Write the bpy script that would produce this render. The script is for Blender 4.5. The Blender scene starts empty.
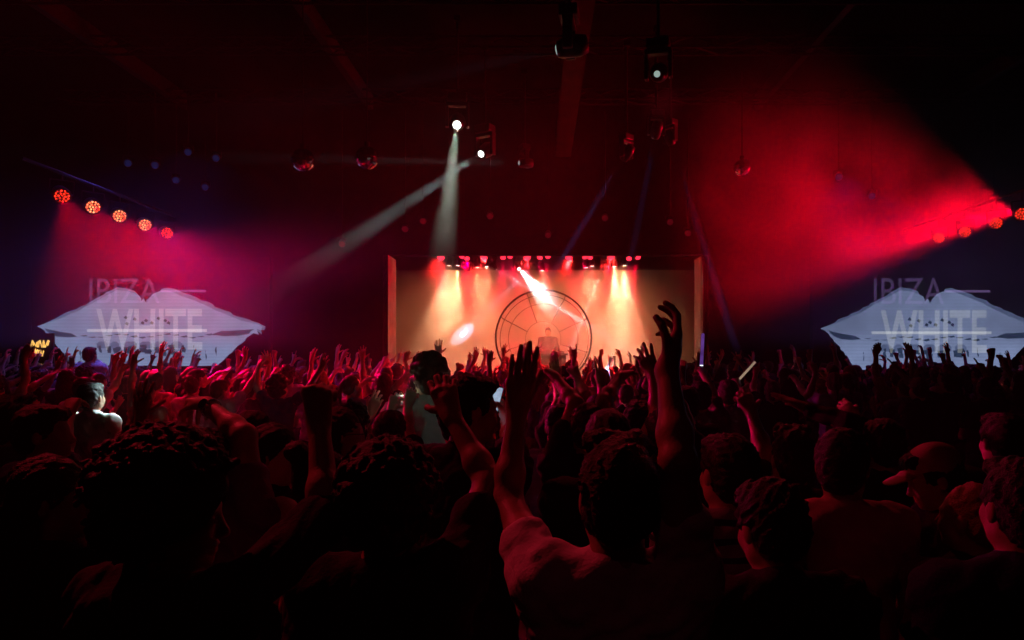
import bpy, bmesh, math, random
import numpy as np
from mathutils import Vector, Matrix, Euler, Quaternion, noise as mnoise
PI = math.pi
SC = bpy.context.scene
COL = SC.collection
F, CX, CY, CAMZ = 683.0, 540.0, 350.0, 2.0   # focal length in pixels, principal point, camera height

def at(px, py, D):
    """world point seen at a pixel of the photograph at distance D down the hall"""
    return Vector(((px - CX) / F * D, D, CAMZ - (py - CY) / F * D))

# ------------------------------------------------------------------ materials
_M = {}
def mat(name, color=(0.5, 0.5, 0.5), rough=0.7, metal=0.0, emit=None, estr=0.0, bump=0.0, bscale=20.0,
        vary=0.0, spec=0.3, vscale=4.0, rand=None, coat=0.0):
    if name in _M: return _M[name]
    m = bpy.data.materials.new(name); m.use_nodes = True
    nt = m.node_tree; b = nt.nodes['Principled BSDF']
    b.inputs['Roughness'].default_value = rough
    b.inputs['Metallic'].default_value = metal
    b.inputs['Specular IOR Level'].default_value = spec
    b.inputs['Coat Weight'].default_value = coat
    tc = nt.nodes.new('ShaderNodeTexCoord')
    src = None
    if rand:     # a colour picked per object from a list: clothing of the crowd
        oi = nt.nodes.new('ShaderNodeObjectInfo'); r = nt.nodes.new('ShaderNodeValToRGB')
        r.color_ramp.interpolation = 'CONSTANT'
        els = r.color_ramp.elements
        while len(els) < len(rand): els.new(0.5)
        for i, c in enumerate(rand):
            els[i].position = i / len(rand); els[i].color = (*c, 1)
        nt.links.new(oi.outputs['Random'], r.inputs['Fac']); src = r.outputs['Color']
    if vary > 0:
        nz = nt.nodes.new('ShaderNodeTexNoise'); nz.inputs['Scale'].default_value = vscale; nz.inputs['Detail'].default_value = 4
        nt.links.new(tc.outputs['Object'], nz.inputs['Vector'])
        mx = nt.nodes.new('ShaderNodeMix'); mx.data_type = 'RGBA'; mx.blend_type = 'MULTIPLY'
        mx.inputs[0].default_value = 1.0
        rp = nt.nodes.new('ShaderNodeMapRange'); rp.inputs[1].default_value = 0.3; rp.inputs[2].default_value = 0.7
        rp.inputs[3].default_value = 1 - vary; rp.inputs[4].default_value = 1 + vary
        nt.links.new(nz.outputs['Fac'], rp.inputs[0])
        if src: nt.links.new(src, mx.inputs[6])
        else: mx.inputs[6].default_value = (*color, 1)
        nt.links.new(rp.outputs[0], mx.inputs[7]); src = mx.outputs[2]
    if src: nt.links.new(src, b.inputs['Base Color'])
    else: b.inputs['Base Color'].default_value = (*color, 1)
    if emit:
        b.inputs['Emission Color'].default_value = (*emit, 1); b.inputs['Emission Strength'].default_value = estr
    if bump > 0:
        n2 = nt.nodes.new('ShaderNodeTexNoise'); n2.inputs['Scale'].default_value = bscale; n2.inputs['Detail'].default_value = 6
        bp = nt.nodes.new('ShaderNodeBump'); bp.inputs['Strength'].default_value = bump; bp.inputs['Distance'].default_value = 0.02
        nt.links.new(tc.outputs['Object'], n2.inputs['Vector']); nt.links.new(n2.outputs['Fac'], bp.inputs['Height'])
        nt.links.new(bp.outputs['Normal'], b.inputs['Normal'])
    _M[name] = m
    return m

# ------------------------------------------------------------------ object helpers
def link(name, me, m=None, parent=None, loc=None, smooth=False):
    o = bpy.data.objects.new(name, me); COL.objects.link(o)
    if m is not None and me is not None and len(me.materials) == 0:
        for x in (m if isinstance(m, (list, tuple)) else [m]): me.materials.append(x)
    if parent is not None: o.parent = parent
    if loc is not None: o.location = loc
    if smooth and me is not None: me.polygons.foreach_set('use_smooth', [True] * len(me.polygons))
    return o

def bm_obj(name, bm, m=None, parent=None, loc=None, smooth=False):
    bmesh.ops.recalc_face_normals(bm, faces=bm.faces)
    me = bpy.data.meshes.new(name); bm.to_mesh(me); bm.free()
    return link(name, me, m, parent, loc, smooth)

def tag(o, label=None, cat=None, group=None, kind=None):
    if label: o['label'] = label
    if cat: o['category'] = cat
    if group: o['group'] = group
    if kind: o['kind'] = kind
    return o

def empty(name, loc=(0, 0, 0), rot=None):
    o = bpy.data.objects.new(name, None); COL.objects.link(o); o.location = loc; o.empty_display_size = 0.1
    if rot is not None: o.rotation_euler = rot
    return o

def copy_tree(o, parent=None):
    c = o.copy(); COL.objects.link(c)
    if parent is not None: c.parent = parent
    for ch in list(o.children): copy_tree(ch, c)
    return c

def box(bm, c, s, M=None, bev=0.0):
    mt = Matrix.Translation(c) @ Matrix.Diagonal((s[0], s[1], s[2], 1))
    if M is not None: mt = M @ mt
    r = bmesh.ops.create_cube(bm, size=1.0, matrix=mt)
    if bev > 0:
        es = list({e for v in r['verts'] for e in v.link_edges})
        bmesh.ops.bevel(bm, geom=es, offset=bev, segments=2, affect='EDGES', profile=0.5)

def align(d):
    """matrix turning +Z to direction d"""
    d = Vector(d).normalized()
    return d.to_track_quat('Z', 'Y').to_matrix().to_4x4()

def tube(bm, p, q, r, r2=None, seg=12, cap=True):
    p, q = Vector(p), Vector(q); d = q - p
    M = Matrix.Translation((p + q) / 2) @ align(d)
    bmesh.ops.create_cone(bm, cap_ends=cap, segments=seg, radius1=r, radius2=r if r2 is None else r2, depth=d.length, matrix=M)

def lathe(bm, prof, seg=24, M=None):
    """prof = [(radius, z)] turned about Z"""
    rings = []
    for r, z in prof:
        ring = []
        for i in range(seg):
            a = 2 * PI * i / seg; co = Vector((r * math.cos(a), r * math.sin(a), z))
            ring.append(bm.verts.new(M @ co if M is not None else co))
        rings.append(ring)
    for a, b in zip(rings, rings[1:]):
        for i in range(seg):
            bm.faces.new((a[i], a[(i + 1) % seg], b[(i + 1) % seg], b[i]))
    if prof[0][0] > 1e-5: bm.faces.new(rings[0][::-1])
    if prof[-1][0] > 1e-5: bm.faces.new(rings[-1])

def torus(bm, R, r, seg=96, ms=8, M=None):
    vs = []
    for i in range(seg):
        a = 2 * PI * i / seg; ring = []
        for j in range(ms):
            b = 2 * PI * j / ms
            co = Vector(((R + r * math.cos(b)) * math.cos(a), (R + r * math.cos(b)) * math.sin(a), r * math.sin(b)))
            ring.append(bm.verts.new(M @ co if M is not None else co))
        vs.append(ring)
    for i in range(seg):
        for j in range(ms):
            a, b = vs[i], vs[(i + 1) % seg]
            bm.faces.new((a[j], b[j], b[(j + 1) % ms], a[(j + 1) % ms]))

def spot(parent, loc, aim, power, color, angle, blend=0.5, radius=0.04):
    l = bpy.data.lights.new('spot_beam', 'SPOT'); l.energy = power; l.color = color
    l.spot_size = math.radians(angle); l.spot_blend = blend; l.shadow_soft_size = radius
    o = bpy.data.objects.new('spot_beam', l); COL.objects.link(o)
    d = (Vector(aim) - Vector(loc)).normalized()
    o.rotation_mode = 'QUATERNION'; o.rotation_quaternion = d.to_track_quat('-Z', 'Y')
    o.location = Vector(loc)
    if parent is not None:
        o.parent = parent; o.matrix_parent_inverse = Matrix.Translation(parent.location).inverted()
    return o

def text_mesh(s, size=1.0, sx=1.0, extrude=0.0, off=0.0):
    cu = bpy.data.curves.new('t', 'FONT'); cu.body = s; cu.size = size; cu.extrude = extrude; cu.offset = off
    cu.align_x = 'CENTER'; cu.align_y = 'CENTER'
    o = bpy.data.objects.new('t', cu); COL.objects.link(o)
    dg = bpy.context.evaluated_depsgraph_get(); dg.update()
    me = bpy.data.meshes.new_from_object(o.evaluated_get(dg))
    bpy.data.objects.remove(o); bpy.data.curves.remove(cu)
    for v in me.vertices: v.co.x *= sx
    return me
HAZE_BASE, HAZE_STAGE, HAZE_SIDE = .0024, .17, .12
HAZE_LEFT, HAZE_BEAM = .034, .024
PL_POW = [1900, 2000, 2300, 2100, 2000]
PR_POW = [850, 850, 1000, 1000]
BEAM_P = [18000, 9000, 2000, 150, 16000, 30000, 3500]
AMB_POW, SPILL_POW, RED_POW, CROWD_RED = 4000, 400, 2400, 3000
BLUE_POW = 300
FRONT_FILL = 260
SHARP = [34000, 2400, 9500, 34000, 18000]
BACK_FILL, GREEN_FILL = 5, 40
SCR = .6
ANISO = .2
# ------------------------------------------------------------------ camera, world haze
cam_d = bpy.data.cameras.new('camera'); cam = bpy.data.objects.new('camera', cam_d); COL.objects.link(cam)
cam.location = (0, 0, CAMZ); cam.rotation_euler = (PI / 2, 0, 0)
cam_d.sensor_width = 36.0; cam_d.lens = F / 1024 * 36.0
cam_d.shift_x = -(CX - 512) / 1024; cam_d.shift_y = (CY - 320) / 1024
cam_d.clip_start = 0.05
SC.camera = cam
SC.view_settings.view_transform = 'Standard'; SC.view_settings.look = 'None'
SC.view_settings.gamma = 1.0; SC.view_settings.use_curve_mapping = False
SC.view_settings.exposure = 0.0
cy = SC.cycles
cy.use_denoising = True
try: cy.denoiser = 'OPENIMAGEDENOISE'
except Exception: pass
cy.max_bounces = 4; cy.diffuse_bounces = 2; cy.glossy_bounces = 2; cy.volume_bounces = 0
cy.transparent_max_bounces = 4
cy.use_light_tree = True
cy.volume_max_steps = 64; cy.volume_step_rate = 1.0

W = bpy.data.worlds.new('club_haze'); SC.world = W; W.use_nodes = True
nt = W.node_tree
nt.nodes['Background'].inputs[0].default_value = (0, 0, 0, 1)
vs = nt.nodes.new('ShaderNodeVolumeScatter'); vs.inputs['Anisotropy'].default_value = ANISO
vs.inputs['Color'].default_value = (1, 1, 1, 1); vs.inputs['Density'].default_value = HAZE_BASE
nt.links.new(vs.outputs[0], nt.nodes['World Output'].inputs['Volume'])
W.cycles.homogeneous_volume = True

def haze_box(name, lo, hi, dens, label, nscale=.55, n0=.38, n1=.66, floor_=.3, fade=(1, 1, 1, 1, 1, 1), step=None, dist=.6):
    """drifting smoke filling a region; density falls to nothing within FADE metres of each side"""
    bm = bmesh.new(); box(bm, [(a + b) / 2 for a, b in zip(lo, hi)], [b - a for a, b in zip(lo, hi)])
    m = bpy.data.materials.new(name); m.use_nodes = True; nt = m.node_tree; nt.nodes.clear()
    o = nt.nodes.new('ShaderNodeOutputMaterial'); v = nt.nodes.new('ShaderNodeVolumeScatter'); v.inputs['Anisotropy'].default_value = ANISO
    v.inputs['Color'].default_value = (1, 1, 1, 1); nt.links.new(v.outputs[0], o.inputs['Volume'])
    if nscale is None:
        v.inputs['Density'].default_value = dens; m.cycles.homogeneous_volume = True
        return tag(bm_obj(name, bm, m), label, 'smoke', kind='stuff')
    g = nt.nodes.new('ShaderNodeNewGeometry'); sp = nt.nodes.new('ShaderNodeSeparateXYZ'); nt.links.new(g.outputs['Position'], sp.inputs[0])
    nz = nt.nodes.new('ShaderNodeTexNoise'); nz.inputs['Scale'].default_value = nscale; nz.inputs['Detail'].default_value = 2.0; nz.inputs['Distortion'].default_value = dist
    nt.links.new(g.outputs['Position'], nz.inputs['Vector'])
    def mr(src, a, b, c, d):
        n = nt.nodes.new('ShaderNodeMapRange'); n.interpolation_type = 'SMOOTHSTEP'; nt.links.new(src, n.inputs[0])
        for i, x in enumerate((a, b, c, d)): n.inputs[i + 1].default_value = x
        return n.outputs[0]
    def mul(a, b):
        n = nt.nodes.new('ShaderNodeMath'); n.operation = 'MULTIPLY'
        for i, x in enumerate((a, b)):
            if isinstance(x, (int, float)): n.inputs[i].default_value = x
            else: nt.links.new(x, n.inputs[i])
        return n.outputs[0]
    d = mul(mr(nz.outputs['Fac'], n0, n1, floor_, 1.0), dens)
    for ax in range(3):
        if fade[2 * ax] > 0: d = mul(d, mr(sp.outputs[ax], lo[ax], lo[ax] + fade[2 * ax], 0, 1))
        if fade[2 * ax + 1] > 0: d = mul(d, mr(sp.outputs[ax], hi[ax] - fade[2 * ax + 1], hi[ax], 1, 0))
    nt.links.new(d, v.inputs['Density'])
    m.cycles.volume_step_rate = 1.0
    return tag(bm_obj(name, bm, m), label, 'smoke', kind='stuff')
haze_box('stage_smoke', (-4.6, 15.76, .95), (4.6, 19.95, 5.2), HAZE_STAGE, 'drifting smoke filling the lit stage behind the ring frame', nscale=.7, fade=(0, 0, .6, 0, 0, .5))
haze_box('thin_smoke', (-10.6, 8.0, 1.9), (-3.2, 15.2, 5.0), HAZE_LEFT, 'thin red lit smoke below the five red lamps', nscale=.5, floor_=.5, fade=(1.6, 3, 2, .5, .4, 2.2), dist=.5)
haze_box('beam_smoke', (-5.2, 5.6, 2.7), (1.6, 13.4, 5.7), HAZE_BEAM, 'faint smoke making the slanting white beams visible', nscale=1.1, floor_=.55, fade=(1.5, 1.5, 1.5, 1.5, .8, .25), dist=.5)
haze_box('side_smoke', (2.2, 8.5, 1.9), (12.9, 15.4, 7.5), HAZE_SIDE, 'billowing red lit smoke drifting past the short row of red lamps', nscale=.33, floor_=.12, fade=(2.0, 5.0, 3, .5, .5, 2.6), dist=1.0)

# ------------------------------------------------------------------ the hall shell
M_WALL = mat('wall_paint', (0.022, 0.022, 0.026), 0.95, spec=0.0, vary=0.25, vscale=1.5, bump=0.2, bscale=8)
M_CEIL = mat('ceiling_paint', (0.009, 0.009, 0.010), 0.95, spec=0.0, vary=0.3, vscale=1.0)
M_FLOOR = mat('floor_screed', (0.05, 0.048, 0.05), 0.55, vary=0.3, vscale=2.0, bump=0.1, bscale=30)
M_STEEL = mat('black_steel', (0.02, 0.02, 0.022), 0.6, spec=.15)
M_BEAM = mat('primer_steel', (0.05, 0.025, 0.022), 0.8, spec=.05, vary=0.2)
M_BLACK = mat('black_cloth', (0.012, 0.012, 0.013), 0.95)
M_REVEAL = mat('reveal_plaster', (0.62, 0.55, 0.5), 0.8, vary=0.15)
M_STAGEWALL = mat('stage_backdrop_cloth', (0.36, 0.32, 0.30), 0.9, vary=0.10, vscale=2.5)
M_DECK = mat('stage_deck', (0.03, 0.03, 0.03), 0.6)
HX, HZ, HY0, HY1, SY = 13.0, 7.6, -4.0, 15.5, 20.0
OL, OR, OT, SZ = -3.45, 3.70, 4.16, 0.9
def struct(name, boxes, m):
    bm = bmesh.new()
    for c, s in boxes: box(bm, c, s)
    return tag(bm_obj(name, bm, m), kind='structure')
struct('floor', [((0, (HY0 + SY) / 2, -0.1), (2 * HX + 0.4, SY - HY0 + 0.8, 0.2))], M_FLOOR)
struct('ceiling', [((0, (HY0 + SY) / 2, HZ + 0.1), (2 * HX + 0.4, SY - HY0 + 0.8, 0.2))], M_CEIL)
struct('wall_left', [((-HX - 0.1, (HY0 + SY) / 2, HZ / 2), (0.2, SY - HY0, HZ))], M_WALL)
struct('wall_right', [((HX + 0.1, (HY0 + SY) / 2, HZ / 2), (0.2, SY - HY0, HZ))], M_WALL)
struct('wall_rear', [((0, HY0 - 0.1, HZ / 2), (2 * HX, 0.2, HZ))], M_WALL)
struct("wall_front", [((-(HX - OL) / 2, HY1 + 0.12, HZ / 2), (HX + OL, 0.24, HZ)),
                      (((HX + OR) / 2, HY1 + 0.12, HZ / 2), (HX - OR, 0.24, HZ)),
                      (((OL + OR) / 2, HY1 + 0.12, (OT + HZ) / 2), (OR - OL, 0.24, HZ - OT))], M_WALL)
# lit reveals at either side of the stage mouth
struct('trim_1', [((OL - 0.06, HY1 + 0.44, (OT + SZ) / 2), (0.12, 0.88, OT - SZ))], M_REVEAL)
struct('trim_2', [((OR + 0.06, HY1 + 0.44, (OT + SZ) / 2), (0.12, 0.88, OT - SZ))], M_REVEAL)
struct('wall_stage_back', [((0, SY + 0.1, 2.17), (9.4, 0.2, 4.34)), ], M_STAGEWALL)
struct('wall_stage_upper', [((0, SY + 0.1, (4.34 + HZ) / 2), (9.4, 0.2, HZ - 4.34)), ], M_BLACK)
struct('wall_stage_left', [((-4.8, (HY1 + SY) / 2, HZ / 2), (0.2, SY - HY1, HZ))], M_BLACK)
struct('wall_stage_right', [((4.8, (HY1 + SY) / 2, HZ / 2), (0.2, SY - HY1, HZ))], M_BLACK)
bm = bmesh.new(); box(bm, (0, (HY1 + SY) / 2 + 0.13, SZ / 2), (9.3, SY - HY1 - 0.3, SZ), bev=0.01)
box(bm, ((OL + OR) / 2, HY1 - 0.15, SZ / 2), (OR - OL, 0.3, SZ), bev=0.01)
tag(bm_obj('stage_deck', bm, M_DECK), 'black raised stage deck that the ring frame and the booth stand on', 'stage')
# steel ceiling beam running towards the stage
def ceiling_beam(x, y0, y1, z, w, h, label):
    bm = bmesh.new()
    box(bm, (x, (y0 + y1) / 2, z + h / 2 - 0.015), (w, y1 - y0, 0.03)); box(bm, (x, (y0 + y1) / 2, z - h / 2 + 0.015), (w, y1 - y0, 0.03))
    box(bm, (x, (y0 + y1) / 2, z), (0.04, y1 - y0, h))
    tag(bm_obj('ceiling_beam', bm, M_BEAM), label, 'beam')
ceiling_beam(0.52, 2.0, 15.4, 6.55, 0.34, 0.4, 'dark reddish steel ceiling beam running towards the stage mouth')
struct('trim_3', [((x, 5 + 0, 7.25), (0.12, 19, 0.3)) for x in (-7.5, -3.6, 4.6, 8.5)], M_STEEL)
# ------------------------------------------------------------------ lamps
M_FIX = mat('fixture_black', (0.035, 0.035, 0.038), 0.4, spec=0.5)
M_GLASS_DARK = mat('fixture_glass', (0.02, 0.02, 0.025), 0.1, spec=0.8)
RED = (1.0, 0.0, 0.035); MAG = (1.0, 0.0, 0.16); AMB = (1.0, 0.53, 0.25); WHT = (0.86, 1.0, 0.82); BLU = (0.12, 0.25, 1.0)
E_LEDR = mat('led_red', (0.2, 0, 0), emit=(1.0, 0.03, 0.01), estr=3.0)
E_LEDY = mat('led_hot', (0.3, 0.1, 0), emit=(1.0, 0.30, 0.12), estr=3.0)
E_WHITE = mat('lens_white', (1, 1, 1), emit=(0.95, 1.0, 0.9), estr=6.0)
E_AMBER = mat('lens_amber', (1, 1, 1), emit=(1.0, 0.85, 0.6), estr=6.0)
E_DIMRED = mat('lens_dim_red', (0.2, 0, 0), emit=(1.0, 0.03, 0.08), estr=0.045)
E_DIMBLUE = mat('lens_dim_blue', (0.0, 0.02, 0.1), emit=(0.12, 0.2, 1.0), estr=0.03)
E_DIMWHITE = mat('lens_dim_white', (0.2, 0.2, 0.2), emit=(0.75, 1.0, 0.9), estr=0.35)
E_REDHOT = mat('lens_red', (0.3, 0, 0), emit=(1.0, 0.02, 0.05), estr=3.0)

def par_lamp(loc, aim, r=0.13, label='', hot=True, led=True, lens=None, group=None, drop=0.35, name='hanging_wash_lamp'):
    """wash lamp: can, rim, lens with its LED dots, yoke and hanging clamp"""
    t = empty(name, loc); tag(t, label, 'stage light', group)
    A = align(Vector(aim) - Vector(loc))
    bm = bmesh.new(); lathe(bm, [(r * .55, -.24), (r * .8, -.2), (r * .98, -.08), (r * 1.04, 0), (r * 1.04, .025), (r * .9, .025), (r * .9, 0.0), (0.0001, 0.0)], 20, A)
    bm_obj('lamp_housing', bm, M_FIX, t, smooth=False)
    bm = bmesh.new()
    if led:
        pts = [(0, 0)] + [(.36 * r * math.cos(a), .36 * r * math.sin(a)) for a in [k * PI / 3 for k in range(6)]] + \
              [(.7 * r * math.cos(a), .7 * r * math.sin(a)) for a in [k * PI / 6 + .2 for k in range(12)]]
        for k, (x, y) in enumerate(pts):
            bmesh.ops.create_cone(bm, cap_ends=True, segments=8, radius1=r * .125, radius2=r * .08, depth=.012, matrix=A @ Matrix.Translation((x, y, .012)))
        f = list(bm.faces)
        me = bpy.data.meshes.new('lamp_lens'); bm.to_mesh(me); bm.free()
        me.materials.append(E_LEDR); me.materials.append(E_LEDY); me.materials.append(M_GLASS_DARK)
        per = len(me.polygons) // len(pts)
        for i, p in enumerate(me.polygons):
            k = i // per
            p.material_index = (1 if (k * 7 + 3) % 5 < 3 else 0) if hot else (2 if k % 3 == 1 else 0)
        link('lamp_lens', me, None, t)
    else:
        bmesh.ops.create_uvsphere(bm, u_segments=16, v_segments=8, radius=r * .9, matrix=A @ Matrix.Diagonal((1, 1, .25, 1)))
        bm_obj('lamp_lens', bm, lens or E_DIMRED, t, smooth=True)
    # yoke from the can's sides up to the clamp
    bm = bmesh.new(); side = A.to_3x3() @ Vector((1, 0, 0)); side.z = 0; side.normalize()
    w = r * 1.25; mid = Vector((0, 0, -.08)); mid = A.to_3x3() @ mid
    for s in (-1, 1):
        tube(bm, mid + side * w * s, Vector((0, 0, r * 1.9)) + side * w * s, .012, seg=6); tube(bm, mid + side * w * s, mid + side * r * .8 * s, .02, seg=8)
    tube(bm, Vector((0, 0, r * 1.9)) + side * w, Vector((0, 0, r * 1.9)) - side * w, .012, seg=6)
    tube(bm, (0, 0, r * 1.9), (0, 0, drop), .018, seg=6)
    bm_obj('yoke', bm, M_STEEL, t)
    return t

def moving_head(loc, aim, s=1.0, label='', lens=None, drop=1.0, group=None, rlens=0.075):
    """moving head: base box, two-armed yoke, round head with a lens"""
    t = empty('hanging_spotlight', loc); tag(t, label, 'stage light', group)
    d = (Vector(aim) - Vector(loc)).normalized(); A = align(d)
    bm = bmesh.new(); lathe(bm, [(.05 * s, -.27 * s), (.12 * s, -.25 * s), (.15 * s, -.12 * s), (.14 * s, .0), (.12 * s, .12 * s), (.1 * s, .17 * s), (rlens * s, .17 * s), (rlens * s, .15 * s), (.0001, .15 * s)], 24, A)
    bm_obj('lamp_head', bm, M_FIX, t, smooth=True)
    bm = bmesh.new(); bmesh.ops.create_uvsphere(bm, u_segments=20, v_segments=10, radius=rlens * s, matrix=A @ Matrix.Translation((0, 0, .165 * s)) @ Matrix.Diagonal((1, 1, .35, 1)))
    bm_obj('lamp_lens', bm, lens or M_GLASS_DARK, t, smooth=True)
    h = Vector((d.x, d.y, 0)); h = h.normalized() if h.length > .05 else Vector((0, 1, 0))
    side = Vector((-h.y, h.x, 0))
    R = Matrix.Rotation(math.atan2(side.y, side.x), 4, 'Z')
    bm = bmesh.new()
    for k in (-1, 1):
        box(bm, (k * .19 * s, 0, .12 * s), (.06 * s, .14 * s, .42 * s), R, bev=.015 * s)
    box(bm, (0, 0, .33 * s), (.44 * s, .16 * s, .07 * s), R, bev=.015 * s)
    bm_obj('yoke', bm, M_FIX, t)
    bm = bmesh.new(); box(bm, (0, 0, .45 * s), (.36 * s, .26 * s, .16 * s), R, bev=.02 * s)
    bm_obj('lamp_base', bm, M_FIX, t)
    bm = bmesh.new(); tube(bm, (0, 0, .52 * s), (0, 0, drop), .02, seg=8); box(bm, (0, 0, drop), (.1, .1, .08))
    bm_obj('clamp', bm, M_STEEL, t)
    return t

def pipe(p, q, r, label, cat='pipe', name='hanging_pipe'):
    bm = bmesh.new(); tube(bm, p, q, r, seg=12)
    return tag(bm_obj(name, bm, M_STEEL, smooth=False), label, cat)

def truss(p, q, w, label, n=12, name='hanging_truss'):
    p, q = Vector(p), Vector(q); d = (q - p).normalized(); up = Vector((0, 0, 1)); s = d.cross(up).normalized()
    t = empty(name, p); tag(t, label, 'truss')
    bm = bmesh.new(); cs = [s * w / 2, -s * w / 2, up * w * .8]
    for c in cs: tube(bm, c, q - p + c, .022, seg=8)
    bm_obj('chord', bm, M_STEEL, t)
    bm = bmesh.new()
    for i in range(n):
        a, b = (q - p) * (i / n), (q - p) * ((i + 1) / n)
        for k in range(3):
            c1, c2 = cs[k], cs[(k + 1) % 3]
            tube(bm, a + c1, b + c2, .011, seg=5) if i % 2 == 0 else tube(bm, a + c2, b + c1, .011, seg=5)
    bm_obj('lattice', bm, M_STEEL, t)
    return t

# side rows of red LED wash lamps
XL = -8.2
LP = [(62, 196), (93, 207), (119.5, 216), (145, 225), (167, 233)]
dirL = Vector((.78, -1, -.40))
names5 = ['nearest and largest of the row of five', 'second lamp of the row of five, counted from its large end', 'middle lamp of the row of five above the mouth shaped picture',
          'fourth lamp of the row of five, next to its smallest', 'smallest and last lamp of the row of five']
for i, (px, py) in enumerate(LP):
    D = XL * F / (px - CX); p = Vector((XL, D, CAMZ - (py - CY) / F * D))
    tg = Vector((-4.3 + i * .65, 8.0 + .1 * i, 1.2)); dirL = (tg - p).normalized()
    t = par_lamp(p, p + dirL, .14, 'glowing red LED ' + names5[i], hot=i in (1, 2, 3), group='five red wash lamps in a row', drop=.42)
    spot(t, p + dirL * .06, p + dirL, PL_POW[i], RED if i < 3 else MAG, 34, .8)
pipe((XL, 10.8, 5.04), (XL, 15.4, 5.0), .03, 'dark pipe carrying the row of five red lamps')
XR = 8.2
RP = [(1022, 214), (996, 223), (965, 232), (939, 238)]
names4 = ['cut by the picture edge over cut screen', 'largest whole one of the short row', 'middle of three whole ones over cut screen',
          'smallest, last of short row by red smoke']
dirR = Vector((-1, -.12, .08))
for i, (px, py) in enumerate(RP):
    D = XR * F / (px - CX); p = Vector((XR, D, CAMZ - (py - CY) / F * D))
    aim = p + Vector((-.75, -.75, -.35))
    t = par_lamp(p, aim, .12, 'deep red LED wash lamp, ' + names4[i], hot=False, group='short row of red wash lamps', drop=.42)
    spot(t, p + dirR * .12, p + dirR, PR_POW[i], (1, 0, .02), 62, .7)
pipe((XR, 10.8, 4.71), (XR, 15.4, 4.71), .03, 'dark pipe carrying the short row of red lamps')

# hanging moving heads over the crowd
def mh_beam(px, py, D, tx, ty, TD, power, color, angle, label, lens, s=1.0, drop=None, blend=.4, rl=.075, n=2):
    p = at(px, py, D); q = at(tx, ty, TD); d = (q - p).normalized()
    body = p - d * .17 * s
    t = moving_head(body, q, s, label, lens, drop if drop is not None else max(.6, 6.9 - body.z), rlens=rl)
    if power > 0: spot(t, p + d * .06, q, power, color, angle, blend, .045)
    return t
mh_beam(457, 125, 10, 427, 393, 4.4, BEAM_P[0], WHT, 3.2, 'bright white moving lamp shining almost straight down, beam widest of the ceiling', E_WHITE, .8)
mh_beam(481, 154, 11, 92, 414, 5.7, BEAM_P[1], (.65, .9, .9), 4.0, 'white moving lamp throwing a long slanting beam towards the five red lamps', E_WHITE, .8, rl=.065)
mh_beam(519, 163, 12, 370, 160, 11, BEAM_P[2], (.55, .9, .95), 3.0, 'moving lamp aimed level, thin faint beam ending at a small bright lens', E_DIMWHITE, .6, rl=.06)
mh_beam(557, 50, 7.5, 500, 62, 7.6, BEAM_P[3], (.3, .6, .9), 7.0, 'moving lamp seen edge on beside the reddish ceiling beam, narrow grey lens', E_DIMWHITE, .8)
mh_beam(657, 74, 7.5, 640, 84, 6.4, 0, WHT, 5, 'unlit moving lamp with a pale crescent glint in its lens, added red fill', E_DIMWHITE, .7, rl=.05)
mh_beam(623, 160, 11, 560, 262, 12.0, BEAM_P[4], BLU, 2.6, 'small moving lamp with a thin blue beam slanting towards the ring', E_DIMBLUE, .6, rl=.04)
mh_beam(655, 138, 10.5, 630, 262, 12.0, BEAM_P[5], BLU, 2.6, 'small moving lamp with a thin blue beam falling steeply', E_DIMBLUE, .6, rl=.04)
mh_beam(672, 145, 11.5, 702, 240, 12.0, BEAM_P[6], BLU, 2.6, 'small moving lamp with a dim violet beam leaning towards the red smoke', E_DIMBLUE, .6, rl=.04)
for o_ in [o for o in COL.objects if o.get('label', '').startswith('unlit moving lamp')]:
    spot(o_, o_.location + Vector((0, -.1, -.25)), (1.0, 1.9, 1.3), FRONT_FILL * .45, (1, .03, .06), 46, 1.0, .06)  # added red fill on the front dancers, hung on the unlit lamp
fill_front_lamp = par_lamp(Vector((-4.4, 5.4, 6.4)), Vector((-.8, 1.6, 1.4)), .12, 'added red fill lamp high over the front dancers, above the picture', drop=1.1)  # unseen fill lamp, added to light the front dancers
spot(fill_front_lamp, (-4.35, 5.3, 6.2), (-.8, 1.6, 1.3), FRONT_FILL * 1.8, (1, .02, .05), 38, 1.0, .08)
fill_back_lamp = par_lamp(Vector((-.9, -1.4, 6.4)), Vector((-.2, 2.2, 1.4)), .12, 'added red and pale green fill lamp behind the camera over the last dancers', drop=1.1)  # unseen lamp added behind the camera, weak red fill on the backs
spot(fill_back_lamp, (-.9, -1.25, 6.2), (-.1, 2.6, 1.2), BACK_FILL, (1, .07, .16), 60, 1.0, .08)
spot(fill_back_lamp, (-.8, -1.25, 6.2), at(429, 408, 4.4), GREEN_FILL, (.55, 1, .85), 6.5, .8, .05)  # added narrow greenish light on the pale green shirt
# mirror balls
def mirror_ball(px, py, D, r, label, zt=6.9):
    p = at(px, py, D); t = empty('mirror_ball', p); tag(t, label, 'mirror ball', 'mirror balls under the ceiling')
    bm = bmesh.new(); bmesh.ops.create_uvsphere(bm, u_segments=22, v_segments=14, radius=r)
    bm_obj('mirror_tiles', bm, mat('mirror_tile', (.75, .75, .8), .08, metal=1.0), t)
    bm = bmesh.new(); tube(bm, (0, 0, r), (0, 0, r + .06), .04); tube(bm, (0, 0, r + .05), (0, 0, zt - p.z), .01, seg=6)
    bm_obj('hanging_rod', bm, M_STEEL, t)
mirror_ball(367, 158, 9.5, .16, 'mirror ball catching a red and blue rim, beside the slanting white beam')
mirror_ball(303, 160, 9.5, .16, 'darker mirror ball with only a few glints, farther from the white beams')
mirror_ball(742, 168, 12, .15, 'mirror ball glinting red and blue in front of the red smoke')
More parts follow.
